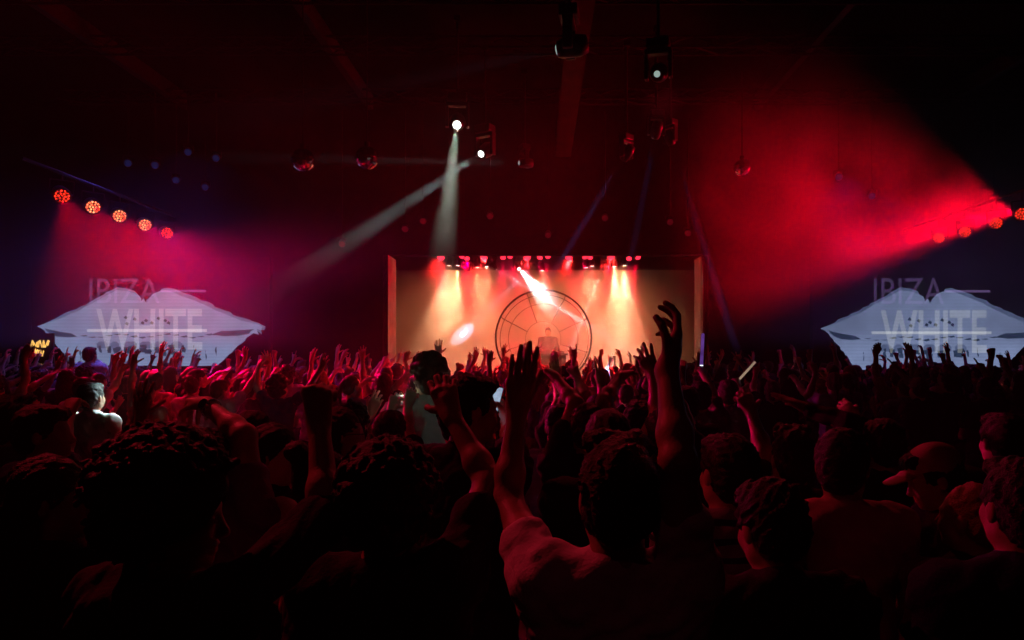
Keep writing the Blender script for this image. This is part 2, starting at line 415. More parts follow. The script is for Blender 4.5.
# small dim fixtures dotted over the ceiling
dots = [(423, 221, 14, 'r', 'dim red lamp below the level thin beam'), (405, 229, 14, 'r', 'dimmest red ceiling lamp just below its neighbour'), (342, 244, 14, 'r', 'dim red lamp where the slanting beam fades out'),
        (490, 216, 14, 'r', 'dim red lamp beside the bright straight beam'), (605, 218, 14, 'r', 'dim red lamp between the two thin blue beams'), (670, 222, 14, 'r', 'dim red ceiling lamp past the steep blue beam'),
        (688, 233, 14.3, 'r', 'dim red lamp next above the pale stage reveal'), (548, 235, 14.5, 'r', 'dim red lamp over the middle of the stage mouth'), (839, 177, 13, 'b', 'dim blue lamp inside the red smoke glow'), (872, 196, 13.5, 'b', 'added dim blue lamp in the red smoke, nearer the short row'), (994, 201, 14, 'r', 'dim red lamp just above the short red row'),
        (128, 163, 13, 'b', 'dim blue lamp nearest above the five red lamps'), (188, 152, 13, 'b', 'highest dim blue lamp over the five red lamps'), (155, 165, 13, 'b', 'dim blue lamp below two others over the red row'),
        (176, 180, 13.5, 'b', 'lower dim blue lamp over the smallest red lamp'), (205, 187, 14, 'b', 'lowest dim blue lamp past the smallest red lamp'), (216, 158, 13, 'b', 'dim blue lamp towards the dark mirror ball')]
for px, py, D, c, lb in dots:
    p = at(px, py, D)
    par_lamp(p, p + Vector((-(px - CX) / 800, -1, -.45)), .07, lb, led=False, lens=E_DIMRED if c == 'r' else E_DIMBLUE, drop=6.9 - p.z, group='dim lamps dotted over the ceiling', name='hanging_ceiling_lamp')
    if c == 'b': spot(None, p, p + Vector((.1, -.5, -1)), BLUE_POW * (1 if px < 500 else .3), (.16, .12, 1.0) if px < 500 else (.45, .02, 1.0), 120, 1.0, .05)  # blue spots, and the blue lamp nearer the short row, added to tint haze
for y, lb in ((7.5, 'dark lattice truss across the hall, nearest the camera'), (9.6, 'dark lattice truss that carries the bright white moving lamp'), (11.3, 'dark lattice truss behind the two bright moving lamps'), (13.6, 'dark lattice truss closest to the stage front')):
    truss((-9.5, y, 6.95), (9.5, y, 6.95), .3, lb, 38)

# ------------------------------------------------------------------ stage truss with red and amber lamps
TY = 17.0
def TZ(py): return CAMZ - (py - CY) / F * TY
def TX(px, D=TY): return (px - CX) / F * D
pipe((OL - .6, TY + .22, 4.52), (OR + .6, TY + .22, 4.52), .03, 'pipe across the stage mouth carrying amber lamps', name='hanging_pipe')
pipe((OL - .6, TY - .35, 4.62), (OR + .6, TY - .35, 4.62), .03, 'pipe across the stage mouth carrying the red lamps', name='hanging_pipe')
# amber / white lamps: px, py, aim px offset, power, angle
AMBL = [(449, 265, -16, 1.0, 15), (458, 265, -6, 1.0, 15), (477.5, 267, 0, .35, 12), (487, 266, 3, .45, 12), (542, 270, 4, .35, 14),
        (586, 267, 0, .4, 13), (592, 265.5, 5, .45, 13), (614.5, 266, 0, 1.0, 16), (624.5, 265, 4, 1.0, 16)]
anm = ['outermost amber lamp on the stage side near the mirror balls', 'second amber lamp of the bright pair near that edge', 'round pale amber lamp beyond the bright pair', 'amber lamp beside the round pale one',
       'amber lamp above the top of the ring frame', 'first amber lamp past the ring top', 'amber lamp close beside it with a leaning beam', 'amber lamp with a broad beam, before the last one', 'last amber lamp of the stage row near the red smoke']
for i, (px, py, dx, k, ang) in enumerate(AMBL):
    p = Vector((TX(px, 17.2), 17.2, CAMZ - (py - CY) / F * 17.2)); q = Vector((TX(px + dx * 1.5, 17.2), 16.9, 1.0))
    t = par_lamp(p, q, .075, anm[i], led=False, lens=E_AMBER, drop=4.5 - p.z, group='amber lamps over the stage', name='hanging_amber_lamp')
    spot(t, p + (q - p).normalized() * .06, q, AMB_POW * k, AMB, ang * 2.4, 1.0, .05)
    if i % 2 == 0: spot(t, p + (q - p).normalized() * .06, q + Vector((-p.x * .2, 2.4, 1.2)), SPILL_POW, (1, .30, .11), 110, 1.0, .08)
REDL = [(441, 259), (462, 258), (467, 260), (484, 259), (503, 259), (510, 258), (527, 259), (540, 259), (548, 258), (569, 259), (585, 258.5), (590, 259), (611, 258.5), (629, 260), (638, 259)]
for i, (px, py) in enumerate(REDL):
    D = 16.65
    p = Vector((TX(px, D), D, CAMZ - (py - CY) / F * D + .04)); q = Vector((TX(px, D) * .95 + (.5 if i % 2 else -.3), D + 1.5, 1.5))
    t = par_lamp(p, p + Vector((.12 * (-1) ** i, -.8, -.65)), .095 if i % 3 == 0 else .072, 'red lamp %s along the stage mouth' % ['at the very edge', 'first of a close pair', 'second of a close pair', 'alone between two amber lamps', 'beginning a wide red cluster', 'ending a wide red cluster',
        'above the crossing of two white beams', 'at the top of the ring', 'close beside the ring top', 'standing alone past the ring', 'of a tight pair past the ring', 'ending that tight pair', 'before the amber pair', 'next to last', 'last, nearest the red smoke'][i],
        led=False, lens=E_REDHOT, drop=4.6 - p.z, group='red lamps along the stage mouth', name='hanging_red_lamp')
    spot(t, p + Vector((0, .06, -.08)), q, RED_POW, RED, 34, 1.0, .05)
    if i % 3 == 0: spot(t, p + Vector((0, -.12, -.05)), p + Vector((-p.x * .35 - 1.0, -7, -4.6)), CROWD_RED, (1, .012, .012), 44, 1.0, .08)
# sharp white profile beams on the stage
def sharp(px, py, tx, ty, TD, power, ang, label, D=16.9, col=(1, .93, .9), s=.5, bl=.15, core=0):
    p = at(px, py, D); q = at(tx, ty, TD); d = (q - p).normalized()
    t = moving_head(p - d * .09, q, s, label, E_WHITE, 4.62 - p.z + .09, rlens=.07)
    spot(t, p + d * .04, q, power, col, ang, bl, .01)
    if core: spot(t, p + d * .04, q, core, col, 2.6, .5, .01)
sharp(496.5, 269, 560, 308, 17.5, SHARP[0], 3.0, 'small white moving lamp whose thin beam leans towards the ring top')
sharp(530, 269, 466, 331, 19.95, SHARP[1], 8.0, 'small white moving lamp painting an oval patch on the backdrop', D=18.6, col=(.82, .72, 1.0), core=16000)
sharp(519, 269, 575, 330, 15.0, SHARP[2], 24, 'brightest white lamp of the stage with a wide glaring beam', bl=.9)
sharp(603, 270, 588, 306, 17.5, SHARP[3], 2.2, 'small white moving lamp with a thin beam past the ring')
sharp(469, 270.5, 473, 312, 17.5, SHARP[4], 1.6, 'smallest white lamp with a hair thin beam near the amber pair')
# ------------------------------------------------------------------ ring frame and performer's booth
M_RING = mat('ring_steel', (.05, .03, .03), .5, metal=.4)
rc = Vector((.09, 16.9, 2.3)); t = empty('ring_frame', (rc.x, rc.y, SZ)); tag(t, 'giant dark steel ring frame with thin spokes standing on the stage', 'ring')
RX = Matrix.Rotation(PI / 2, 4, 'X')
def ring(R, r, y, name='outer_ring', dx=0, dz=0):
    bm = bmesh.new(); torus(bm, R, r, 128, 8, Matrix.Translation((dx, y, rc.z - SZ + dz)) @ RX)
    return bm_obj(name, bm, M_RING, t, smooth=True)
ring(1.185, .024, 0); ring(1.13, .010, .55, 'inner_ring', .02, -.02); ring(.94, .009, 1.5, 'inner_ring', 0, .0); ring(.5, .008, 2.35, 'inner_ring', .0, .0)
for a in (111, 63, 25, 154, -17, 197):
    a = math.radians(a); bm = bmesh.new(); c = rc.z - SZ
    pts = [Vector((math.cos(a) * R + dx, y, c + math.sin(a) * R + dz)) for R, y, dx, dz in ((1.185, 0, 0, 0), (1.13, .55, .02, -.02), (.94, 1.5, 0, 0), (.5, 2.35, 0, 0))]
    for p, q in zip(pts, pts[1:]): tube(bm, p, q, .010, seg=6)
    bm_obj('spoke', bm, M_RING, t)
bm = bmesh.new(); box(bm, (0, 0, .06), (1.3, .5, .12), bev=.02)
for s in (-1, 1):
    tube(bm, (s * .55, 0, .1), (s * .62, 0, .45), .04)
bm_obj('ring_base', bm, M_RING, t)
bt = empty('dj_booth', (.12, 17.85, SZ)); tag(bt, 'low dark booth table inside the giant ring, a performer behind it', 'booth')
bm = bmesh.new(); box(bm, (0, 0, .48), (1.1, .5, .96), bev=.02); bm_obj('booth_front', bm, M_BLACK, bt)
bm = bmesh.new(); box(bm, (0, 0, .985), (1.2, .56, .05), bev=.01); bm_obj('booth_top', bm, M_STEEL, bt)
for x, w, h, lb in ((-.32, .34, .06, 'record player'), (.0, .26, .09, 'mixer'), (.34, .34, .06, 'record player')):
    q = empty('media_player' if w > .3 else 'sound_mixer', (.12 + x, 17.85, SZ + 1.01))
    tag(q, {-.32: 'flat black music player on the booth, on the mirror ball side', .0: 'square sound mixer between the two players on the booth', .34: 'flat black music player on the booth, on the red smoke side'}[x], 'mixer' if w < .3 else 'music player')
    bm = bmesh.new(); box(bm, (0, 0, h / 2), (w, .34, h), bev=.01); bm_obj('player_body', bm, M_FIX, q)
    bm = bmesh.new()
    if w > .3: lathe(bm, [(.12, h), (.12, h + .012), (.03, h + .015), (.0001, h + .015)], 24); bm_obj('jog_wheel', bm, M_STEEL, q)
    else:
        for i in range(4):
            for j in range(3): tube(bm, (-.09 + i * .06, .1 - j * .07, h), (-.09 + i * .06, .1 - j * .07, h + .02), .011, seg=8)
        bm_obj('control_knobs', bm, M_STEEL, q)

# ------------------------------------------------------------------ side screens showing a mouth and the words
def smooth_poly(pts): return pts
LIP_OUT = [(0, .53), (.03, .50), (.10, .43), (.18, .33), (.26, .20), (.33, .09), (.355, .05), (.40, .065), (.435, .10), (.455, .13), (.462, .20), (.475, .16), (.485, .22), (.50, .15), (.515, .10), (.54, .07), (.57, .055), (.62, .10), (.70, .19),
           (.80, .33), (.90, .45), (.985, .51), (1.0, .53), (.995, .585), (.975, .56), (.985, .64), (.96, .62), (.93, .68), (.88, .82), (.83, .97), (.80, 1.05), (.16, 1.05), (.14, .98), (.11, .86), (.075, .73), (.035, .59), (.02, .555)]
HOLE_L = [(.035, .555), (.06, .575), (.10, .60), (.15, .62), (.18, .665), (.14, .675), (.09, .665), (.06, .63)]
HOLE_R = [(.965, .565), (.93, .575), (.88, .585), (.82, .59), (.79, .62), (.77, .645), (.83, .66), (.89, .655), (.94, .63)]
def jag(pts, amp, seed, closed=True):
    """a hand torn outline: every side split and nudged"""
    rnd = random.Random(seed); out = []
    n = len(pts)
    for i in range(n):
        a, b = Vector((*pts[i], 0)), Vector((*pts[(i + 1) % n], 0)); k = max(1, int((b - a).length / .03)); nrm = Vector((-(b - a).y, (b - a).x, 0)).normalized()
        for j in range(k):
            p = a.lerp(b, j / k) + nrm * (rnd.uniform(-amp, amp) if j else 0)
            out.append((p.x, p.y))
    return out
def emis(name, col, st, vary=.12, vsc=3.0, stripes=False):
    if name in _M: return _M[name]
    m = bpy.data.materials.new(name); m.use_nodes = True; n = m.node_tree; n.nodes.clear()
    o = n.nodes.new('ShaderNodeOutputMaterial'); e = n.nodes.new('ShaderNodeEmission'); tc = n.nodes.new('ShaderNodeTexCoord')
    e.inputs['Color'].default_value = (*col, 1)
    nz = n.nodes.new('ShaderNodeTexNoise'); nz.inputs['Scale'].default_value = vsc; nz.inputs['Detail'].default_value = 5
    mr = n.nodes.new('ShaderNodeMapRange'); mr.inputs[1].default_value = .3; mr.inputs[2].default_value = .7; mr.inputs[3].default_value = st * (1 - vary); mr.inputs[4].default_value = st * (1 + vary)
    n.links.new(tc.outputs['Object'], nz.inputs['Vector']); n.links.new(nz.outputs['Fac'], mr.inputs[0])
    out = mr.outputs[0]
    if stripes:      # the rows of the LED wall
        sp = n.nodes.new('ShaderNodeSeparateXYZ'); n.links.new(tc.outputs['Object'], sp.inputs[0])
        w = n.nodes.new('ShaderNodeMath'); w.operation = 'MULTIPLY'; w.inputs[1].default_value = 2 * PI / .075; n.links.new(sp.outputs[2], w.inputs[0])
        s = n.nodes.new('ShaderNodeMath'); s.operation = 'SINE'; n.links.new(w.outputs[0], s.inputs[0])
        ma = n.nodes.new('ShaderNodeMath'); ma.operation = 'MULTIPLY_ADD'; ma.inputs[1].default_value = .06; ma.inputs[2].default_value = .95; n.links.new(s.outputs[0], ma.inputs[0])
        mu = n.nodes.new('ShaderNodeMath'); mu.operation = 'MULTIPLY'; n.links.new(ma.outputs[0], mu.inputs[0]); n.links.new(out, mu.inputs[1]); out = mu.outputs[0]
    n.links.new(out, e.inputs['Strength']); n.links.new(e.outputs[0], o.inputs['Surface'])
    _M[name] = m; return m
E_LIP = emis('screen_lip', (.36, .46, .80), .82 * SCR, .15, 1.6, True)
E_LIP2 = emis('screen_lip_edge', (.17, .23, .45), .8 * SCR, .2, 5)
E_DARK = emis('screen_dark', (.035, .06, .13), 1.0 * SCR, .4, 6)
E_BG = emis('screen_background', (.0012, .0028, .007), 1.0 * SCR, .3, 2)
E_TXT = emis('screen_letter', (.20, .20, .16), 1.1 * SCR, .06, 4, True)
E_TXT2 = emis('screen_letter_faint', (.10, .06, .16), 1.0 * SCR, .15, 6)
for m_ in (E_TXT, E_TXT2):     # the words are laid over the picture: their light adds to it
    n_ = m_.node_tree; a_ = n_.nodes.new('ShaderNodeAddShader'); tr_ = n_.nodes.new('ShaderNodeBsdfTransparent')
    em_ = next(x for x in n_.nodes if x.type == 'EMISSION'); ou_ = next(x for x in n_.nodes if x.type == 'OUTPUT_MATERIAL')
    n_.links.new(em_.outputs[0], a_.inputs[0]); n_.links.new(tr_.outputs[0], a_.inputs[1]); n_.links.new(a_.outputs[0], ou_.inputs['Surface'])
def poly_obj(name, polys, m, parent, y, fw, fh, holes=None):
    """flat picture areas on the screen face, each triangulated from its outline"""
    bm = bmesh.new()
    for pts in polys:
        edges = []
        for ring_ in [pts] + (holes or []):
            vs = [bm.verts.new((x * fw, y, -z * fh)) for x, z in ring_]
            edges += [bm.edges.new((vs[i], vs[(i + 1) % len(vs)])) for i in range(len(vs))]
        bmesh.ops.triangle_fill(bm, use_beauty=True, edges=edges)
    me = bpy.data.meshes.new(name); bm.to_mesh(me); bm.free()
    return link(name, me, m, parent)
def lips_screen(px0, px1, pyt, pyb, D, label, seed):
    x0, x1 = TX(px0, D), TX(px1, D); zt, zb = CAMZ - (pyt - CY) / F * D, CAMZ - (pyb - CY) / F * D
    fw, fh = x1 - x0, zt - zb
    t = empty('led_screen', (x0, D, zt)); tag(t, label, 'screen')
    bm = bmesh.new(); box(bm, (fw / 2, .10, -fh / 2 + .16), (fw + .25, .12, fh + .9)); bm_obj('screen_panel', bm, M_WALL, t)
    bm = bmesh.new()
    for c, s in (((fw / 2, .1, .63), (fw + .35, .16, .05)), ((fw / 2, .1, -fh - .31), (fw + .35, .16, .05)), ((-.15, .1, -fh / 2 + .16), (.05, .16, fh + .95)), ((fw + .15, .1, -fh / 2 + .16), (.05, .16, fh + .95))): box(bm, c, s)
    for x in (.4, fw - .4): box(bm, (x, .14, -fh - .3 - (zb - .3) / 2 + .0), (.08, .08, zb - .3))
    bm_obj('screen_frame', bm, M_STEEL, t)
    out = jag(LIP_OUT, .004, seed)
    edge = jag([(x + (.012 if x > .5 else -.002) , z - (.035 if .05 < x < .45 or .52 < x < .97 else 0)) for x, z in LIP_OUT], .008, seed + 1)
    poly_obj('picture_edge', [edge], E_LIP2, t, .034, fw, fh)
    poly_obj('mouth_picture', [out], E_LIP, t, .028, fw, fh)
    rnd = random.Random(seed)
    darks = [jag(HOLE_L, .006, 3), jag(HOLE_R, .006, 4)]
    # thin broken line between the lips, flecks above it, worn marks of a third line of writing
    z = .655
    for k in range(16):
        x = .19 + k * .037; zz = z + .02 * math.sin(k * 1.1); darks.append(jag([(x, zz), (x + .03, zz - .01 + rnd.uniform(-.01, .01)), (x + .036, zz + .004), (x + .02, zz + .018 if k in (6, 7, 13) else zz + .01)], .002, k))
    for x, zz in ((.385, .42), (.39, .50), (.425, .44), (.46, .49), (.475, .46), (.50, .49), (.53, .43), (.56, .46), (.575, .49)):
        darks.append(jag([(x, zz), (x + .008, zz - .03), (x + .018, zz - .01), (x + .014, zz + .02)], .004, int(x * 1000)))
    for x, w_ in ((.185, .008), (.27, .02), (.30, .03), (.335, .035), (.385, .05), (.45, .05), (.515, .055), (.58, .05), (.64, .016), (.69, .008), (.745, .006), (.79, .008)):
        for q in range(3 if w_ > .015 else 1):
            xx = x + rnd.uniform(0, w_ * .5); zz = .80 + rnd.uniform(-.03, .06); h_ = rnd.uniform(.03, .09) if w_ > .015 else .12
            darks.append(jag([(xx, zz), (xx + w_ * .6, zz - .01), (xx + w_ * .65, zz + h_), (xx + .004, zz + h_ * .9)], .005, rnd.randint(0, 9999)))
    poly_obj('dark_speck_pattern', darks, E_DARK, t, .020, fw, fh)
    poly_obj('worn_band_pattern', [jag([(x, .76), (x + .012, .73), (x + w_ - .012, .73), (x + w_, .76), (x + w_, .82), (x, .82)], .004, int(x * 999)) for x, w_ in ((.265, .05), (.325, .04), (.385, .06), (.455, .055), (.52, .06), (.595, .05))], E_LIP2, t, .022, fw, fh)
    def word(s, x0w, x1w, z0, z1, m, name):
        me = text_mesh(s, 1.0, off=.022 if s == 'WHITE' else .0); xs = [v.co.x for v in me.vertices]; ys = [v.co.y for v in me.vertices]
        a, b, c, d = min(xs), max(xs), min(ys), max(ys)
        for v in me.vertices:
            v.co = Vector(((x0w + (v.co.x - a) / (b - a) * (x1w - x0w)) * fw, 0, -(z1 - (v.co.y - c) / (d - c) * (z1 - z0)) * fh))

        o = link(name, me, m, t); o.location = (0, .012, 0); return o
    word('IBIZA', .235, .545, -.10, .225, E_TXT2, 'lettering')
    w = word('WHITE', .265, .735, .30, .84, E_TXT, 'lettering')
    bm = bmesh.new(); box(bm, (.49 * fw, .009, -.585 * fh), (.53 * fw, .004, .034 * fh)); bm_obj('lettering_bar', bm, E_TXT, t)
    bm = bmesh.new(); box(bm, (.65 * fw, .014, -.065 * fh), (.2 * fw, .004, .03 * fh)); bm_obj('lettering_bar', bm, E_TXT2, t)
lips_screen(36, 262, 286, 362, 15.3, 'large lit screen with a pale mouth picture and two words, below the five red lamps', 11)
lips_screen(821, 1047, 286, 366, 15.3, 'large lit screen showing the pale mouth picture, half cut off, beside the red smoke', 23)
# yellow glowing sign far along the wall of the five red lamps
sg = empty('lit_sign', at(38, 349, 14.9)); tag(sg, 'small sign of glowing yellow squiggles beside the mouth screen', 'sign')
E_YEL = emis('sign_yellow', (1.0, .55, .12), 1.1, .4, 20)
bm = bmesh.new(); box(bm, (0, .06, -.1), (.5, .04, .75)); bm_obj('sign_board', bm, M_BLACK, sg)
bm = bmesh.new(); rnd = random.Random(5)
for (x, z, w, n) in ((-.14, .09, .34, 9), (-.08, -.06, .16, 6), (.0, -.32, .12, 5)):
    pp = None
    for k in range(n * 2):
        p = Vector((x + w * k / (n * 2) + rnd.uniform(-.02, .02), 0.02, z + (.05 if k % 2 else -.05) + rnd.uniform(-.02, .02)))
        if pp is not None: tube(bm, pp, p, .011, seg=5)
        pp = p
bm_obj('sign_writing', bm, E_YEL, sg); sg.scale = (1.25, 1, 1.25)
# ------------------------------------------------------------------ people: bodies grown as one smooth surface from a distance field
import openvdb
V3 = lambda *a: np.array(a, dtype=np.float32)
def nrm(v): return v / max(1e-9, float(np.linalg.norm(v)))

class Field:
    def __init__(s, vox): s.vox = vox; s.pr = []
    def ell(s, c, r, R=None, k=.02, sub=False): s.pr.append(('e', np.array(c, np.float32), np.array(r, np.float32), R, k, sub))
    def cap(s, a, b, ra, rb, k=.02): s.pr.append(('c', np.array(a, np.float32), np.array(b, np.float32), (ra, rb), k, False))
    def bounds(s):
        lo, hi = np.full(3, 1e9), np.full(3, -1e9)
        for p in s.pr:
            if p[5]: continue
            l, h = s.bb(p, 0); lo = np.minimum(lo, l); hi = np.maximum(hi, h)
        return lo, hi
    def bb(s, p, pad):
        if p[0] == 'e':
            r = p[2] if p[3] is None else np.full(3, p[2].max()); return p[1] - r - pad, p[1] + r + pad
        r = max(p[3]); return np.minimum(p[1], p[2]) - r - pad, np.maximum(p[1], p[2]) + r + pad
    def mesh(s, name, wob=None):
        vox = s.vox; lo, hi = s.bounds(); lo = lo - vox * 4; n = np.ceil((hi - lo) / vox).astype(int) + 5
        G = np.full(n, vox * 4, np.float32)
        for p in s.pr:
            k = p[4]; l, h = s.bb(p, k + vox * 3)
            i0 = np.maximum(0, np.floor((l - lo) / vox).astype(int)); i1 = np.minimum(n, np.ceil((h - lo) / vox).astype(int) + 1)
            if (i1 <= i0).any(): continue
            X = (lo[0] + vox * np.arange(i0[0], i1[0]))[:, None, None].astype(np.float32); Y = (lo[1] + vox * np.arange(i0[1], i1[1]))[None, :, None].astype(np.float32)
            Z = (lo[2] + vox * np.arange(i0[2], i1[2]))[None, None, :].astype(np.float32)
            if p[0] == 'e':
                x, y, z = X - p[1][0], Y - p[1][1], Z - p[1][2]
                if p[3] is not None:
                    R = np.array(p[3], np.float32); x, y, z = (R[0, 0] * x + R[1, 0] * y + R[2, 0] * z), (R[0, 1] * x + R[1, 1] * y + R[2, 1] * z), (R[0, 2] * x + R[1, 2] * y + R[2, 2] * z)
                r = p[2]; k0 = np.sqrt((x / r[0]) ** 2 + (y / r[1]) ** 2 + (z / r[2]) ** 2); k1 = np.sqrt((x / r[0] ** 2) ** 2 + (y / r[1] ** 2) ** 2 + (z / r[2] ** 2) ** 2)
                d = k0 * (k0 - 1) / np.maximum(k1, 1e-6)
            else:
                a, b = p[1], p[2]; ab = b - a; L = max(1e-9, float(ab @ ab))
                x, y, z = X - a[0], Y - a[1], Z - a[2]
                t = np.clip((x * ab[0] + y * ab[1] + z * ab[2]) / L, 0, 1)
                d = np.sqrt((x - t * ab[0]) ** 2 + (y - t * ab[1]) ** 2 + (z - t * ab[2]) ** 2) - (p[3][0] + t * (p[3][1] - p[3][0]))
            S = G[i0[0]:i1[0], i0[1]:i1[1], i0[2]:i1[2]]
            if p[5]:
                h_ = np.maximum(k - np.abs(-d - S), 0) / k; np.copyto(S, np.maximum(S, -d) + h_ * h_ * k * .25)
            else:
                h_ = np.maximum(k - np.abs(d - S), 0) / k; np.copyto(S, np.minimum(S, d) - h_ * h_ * k * .25)
        if wob is not None:
            amp, fr, sd = wob[:3]
            gx = (lo[0] + vox * np.arange(n[0]))[:, None, None]; gy = (lo[1] + vox * np.arange(n[1]))[None, :, None]; gz = (lo[2] + vox * np.arange(n[2]))[None, None, :]
            rnd = np.random.RandomState(sd); w = 0
            for o in range(5):
                f = fr * (1.0 + .55 * o) * (rnd.rand(3) * .8 + .6) * (rnd.randint(0, 2, 3) * 2 - 1); ph = rnd.rand(3) * 6.28
                w = w + np.sin(f[0] * gx + f[1] * gy * .8 + f[2] * gz + ph[0] + 1.3 * np.sin(f[1] * gz * .6 + ph[1]) + np.sin(f[2] * gx * .7 + ph[2])) / (1 + .4 * o)
            G += (amp * w / 2).astype(np.float32)
        g = openvdb.FloatGrid(vox * 3); g.copyFromArray(np.clip(G, -vox * 3, vox * 3))
        P, T, Q = g.convertToPolygons(isovalue=0.0, adaptivity=0.0)
        P = P * vox + lo
        me = bpy.data.meshes.new(name); nq = len(Q)
        me.vertices.add(len(P)); me.vertices.foreach_set('co', P.astype(np.float32).ravel())
        me.loops.add(nq * 4); me.loops.foreach_set('vertex_index', Q[:, ::-1].astype(np.int32).ravel())
        me.polygons.add(nq); me.polygons.foreach_set('loop_start', np.arange(0, nq * 4, 4, dtype=np.int32)); me.polygons.foreach_set('loop_total', np.full(nq, 4, np.int32))
        me.polygons.foreach_set('use_smooth', np.ones(nq, bool)); me.update(calc_edges=True)
        return me

FLEN = [(.045, .027, .021), (.050, .031, .022), (.046, .029, .021), (.036, .021, .018)]
HANDS = {   # per finger curl (three joints, degrees), spread factor, thumb (out angle, curl)
    'open': ([(5, 10, 8), (0, 8, 8), (4, 12, 10), (8, 16, 10)], 1.5, (52, 8)),
    'relaxed': ([(15, 30, 20), (20, 36, 22), (26, 42, 25), (32, 46, 28)], .8, (38, 22)),
    'flat': ([(2, 4, 3), (0, 3, 3), (2, 4, 4), (5, 6, 5)], .25, (22, 6)),
    'claw': ([(22, 42, 34), (16, 46, 36), (20, 46, 38), (28, 48, 38)], 1.35, (55, 28)),
    'fist': ([(82, 98, 62), (84, 100, 62), (86, 100, 62), (88, 98, 62)], .2, (18, 62)),
    'point': ([(4, 8, 5), (82, 98, 62), (86, 100, 62), (88, 98, 62)], .2, (25, 55)),
    'horns': ([(4, 10, 6), (82, 98, 60), (84, 100, 60), (8, 12, 8)], .9, (35, 45)),
    'peace': ([(4, 6, 5), (2, 6, 5), (84, 100, 60), (86, 98, 60)], 1.5, (25, 60)),
    'grip': ([(48, 62, 40), (50, 64, 40), (54, 64, 40), (58, 62, 40)], .3, (35, 40)),
    'bent': ([(52, 22, 12), (56, 20, 12), (60, 20, 14), (64, 22, 14)], .5, (30, 18)),
}
def rot(v, ax, deg):
    a = math.radians(deg); ax = nrm(ax); return v * math.cos(a) + np.cross(ax, v) * math.sin(a) + ax * (ax @ v) * (1 - math.cos(a))
def hand(f, W, d, n, side, kind, fr=1.0, sc=1.0):
    """W wrist, d finger direction, n the way the palm faces, side +1 for the thumb on the s side"""
    W, d, n = V3(*W), nrm(V3(*d)), V3(*n); n = nrm(n - d * (n @ d)); s = np.cross(d, n) * side
    curls, spr, (tout, tcurl) = HANDS[kind]
    kn = []
    for i, ox in enumerate((.031, .011, -.010, -.030)):
        L = (.088, .091, .086, .078)[i] * sc
        base = W + s * ox * .55 * sc + d * .012; K = W + s * ox * sc + d * L - n * .002
        f.cap(base, K, .0165 * sc, .0135 * sc, .010); kn.append((K, ox))
    f.cap(W - d * .01, W + d * .05, .025, .02, .02)
    if kind in ('fist', 'point', 'horns', 'peace', 'grip'): f.ell(W + d * .075 * sc + n * .016, (.026, .026, .026), k=.01)
    for i, (K, ox) in enumerate(kn):
        sp = (ox / .031) * 9 * spr; dd = rot(d, n, -sp * side); ax = np.cross(dd, n)
        p = K; r = (.0098, .0100, .0096, .0084)[i] * sc * fr; cur = dd
        for j in range(3):
            cur = rot(cur, ax, curls[i][j]); q = p + cur * FLEN[i][j] * sc
            f.cap(p, q, r * (1 - .07 * j), r * (.95 - .08 * j), .004); p = q
    tb = W + s * .022 * sc + d * .022 * sc + n * .006; td = nrm(d * math.cos(math.radians(tout)) + s * math.sin(math.radians(tout)) + n * .25)
    p = tb; r = .0125 * sc * fr; ax = np.cross(td, nrm(n - s * .9))
    for j, L in enumerate((.042, .034, .027)):
        if j: td = rot(td, ax, tcurl)
        q = p + td * L * sc; f.cap(p, q, r * (1 - .1 * j), r * (.9 - .1 * j), .008 if j == 0 else .005); p = q

def head_mat(P):
    """rotation of the head about the neck: yaw (+ turns towards the body's right side), pitch (+ looks up), tilt"""
    yaw, pit, tlt = P.get('head', (0, 0, 0))
    return (Euler((0, 0, math.radians(-yaw)), 'XYZ').to_matrix() @ Euler((math.radians(pit), 0, 0), 'XYZ').to_matrix() @ Euler((0, math.radians(tlt), 0), 'XYZ').to_matrix())
NECK = Vector((0, .0, 1.50))
def hp(P, x, y, z):
    v = NECK + head_mat(P) @ (Vector((x, y, z)) - NECK); return V3(*v)

def shoulders(P):
    out = {}
    for sd in (-1, 1):
        a = P['arms'].get(sd); up = 0.0
        if a is not None: up = max(0.0, min(1.0, (a['E'][2] - 1.42) / .27))
        out[sd] = V3(sd * (.178 - .018 * up) * P.get('build', 1.0), .005, 1.425 + .045 * up)
    return out

def add_torso(f, P, inf=0.0, k=.05, loose=0.0, hem=None):
    b = P.get('build', 1.0); i = inf
    f.ell((0, .0, 1.30), (.158 * b + i, .108 * b + i, .19 + i), k=k)
    f.cap((-.10 * b, -.012, 1.425), (.10 * b, -.012, 1.425), .062 + i, .062 + i, k)
    if hem is None:
        f.ell((0, .005, 1.11), (.135 * b + i, .10 * b + i, .18 + i), k=k)
        f.ell((0, -.01, .95), (.160 * b + i, .118 * b + i, .12 + i), k=k)
        f.ell((.075, -.05, .90), (.085 + i, .08 + i, .09 + i), k=.03); f.ell((-.075, -.05, .90), (.085 + i, .08 + i, .09 + i), k=.03)
    else:
        f.ell((0, .005, 1.12), (.150 * b + i + loose, .112 * b + i + loose, .20 + i), k=k)
        f.ell((0, -.005, .98), (.165 * b + i + loose, .125 * b + i + loose, .14), k=k)
    for sd in (-1, 1): f.cap((sd * .02, -.022, 1.49), (sd * .125 * b, -.014, 1.437), .042 + i * .8, .05 + i, .03)

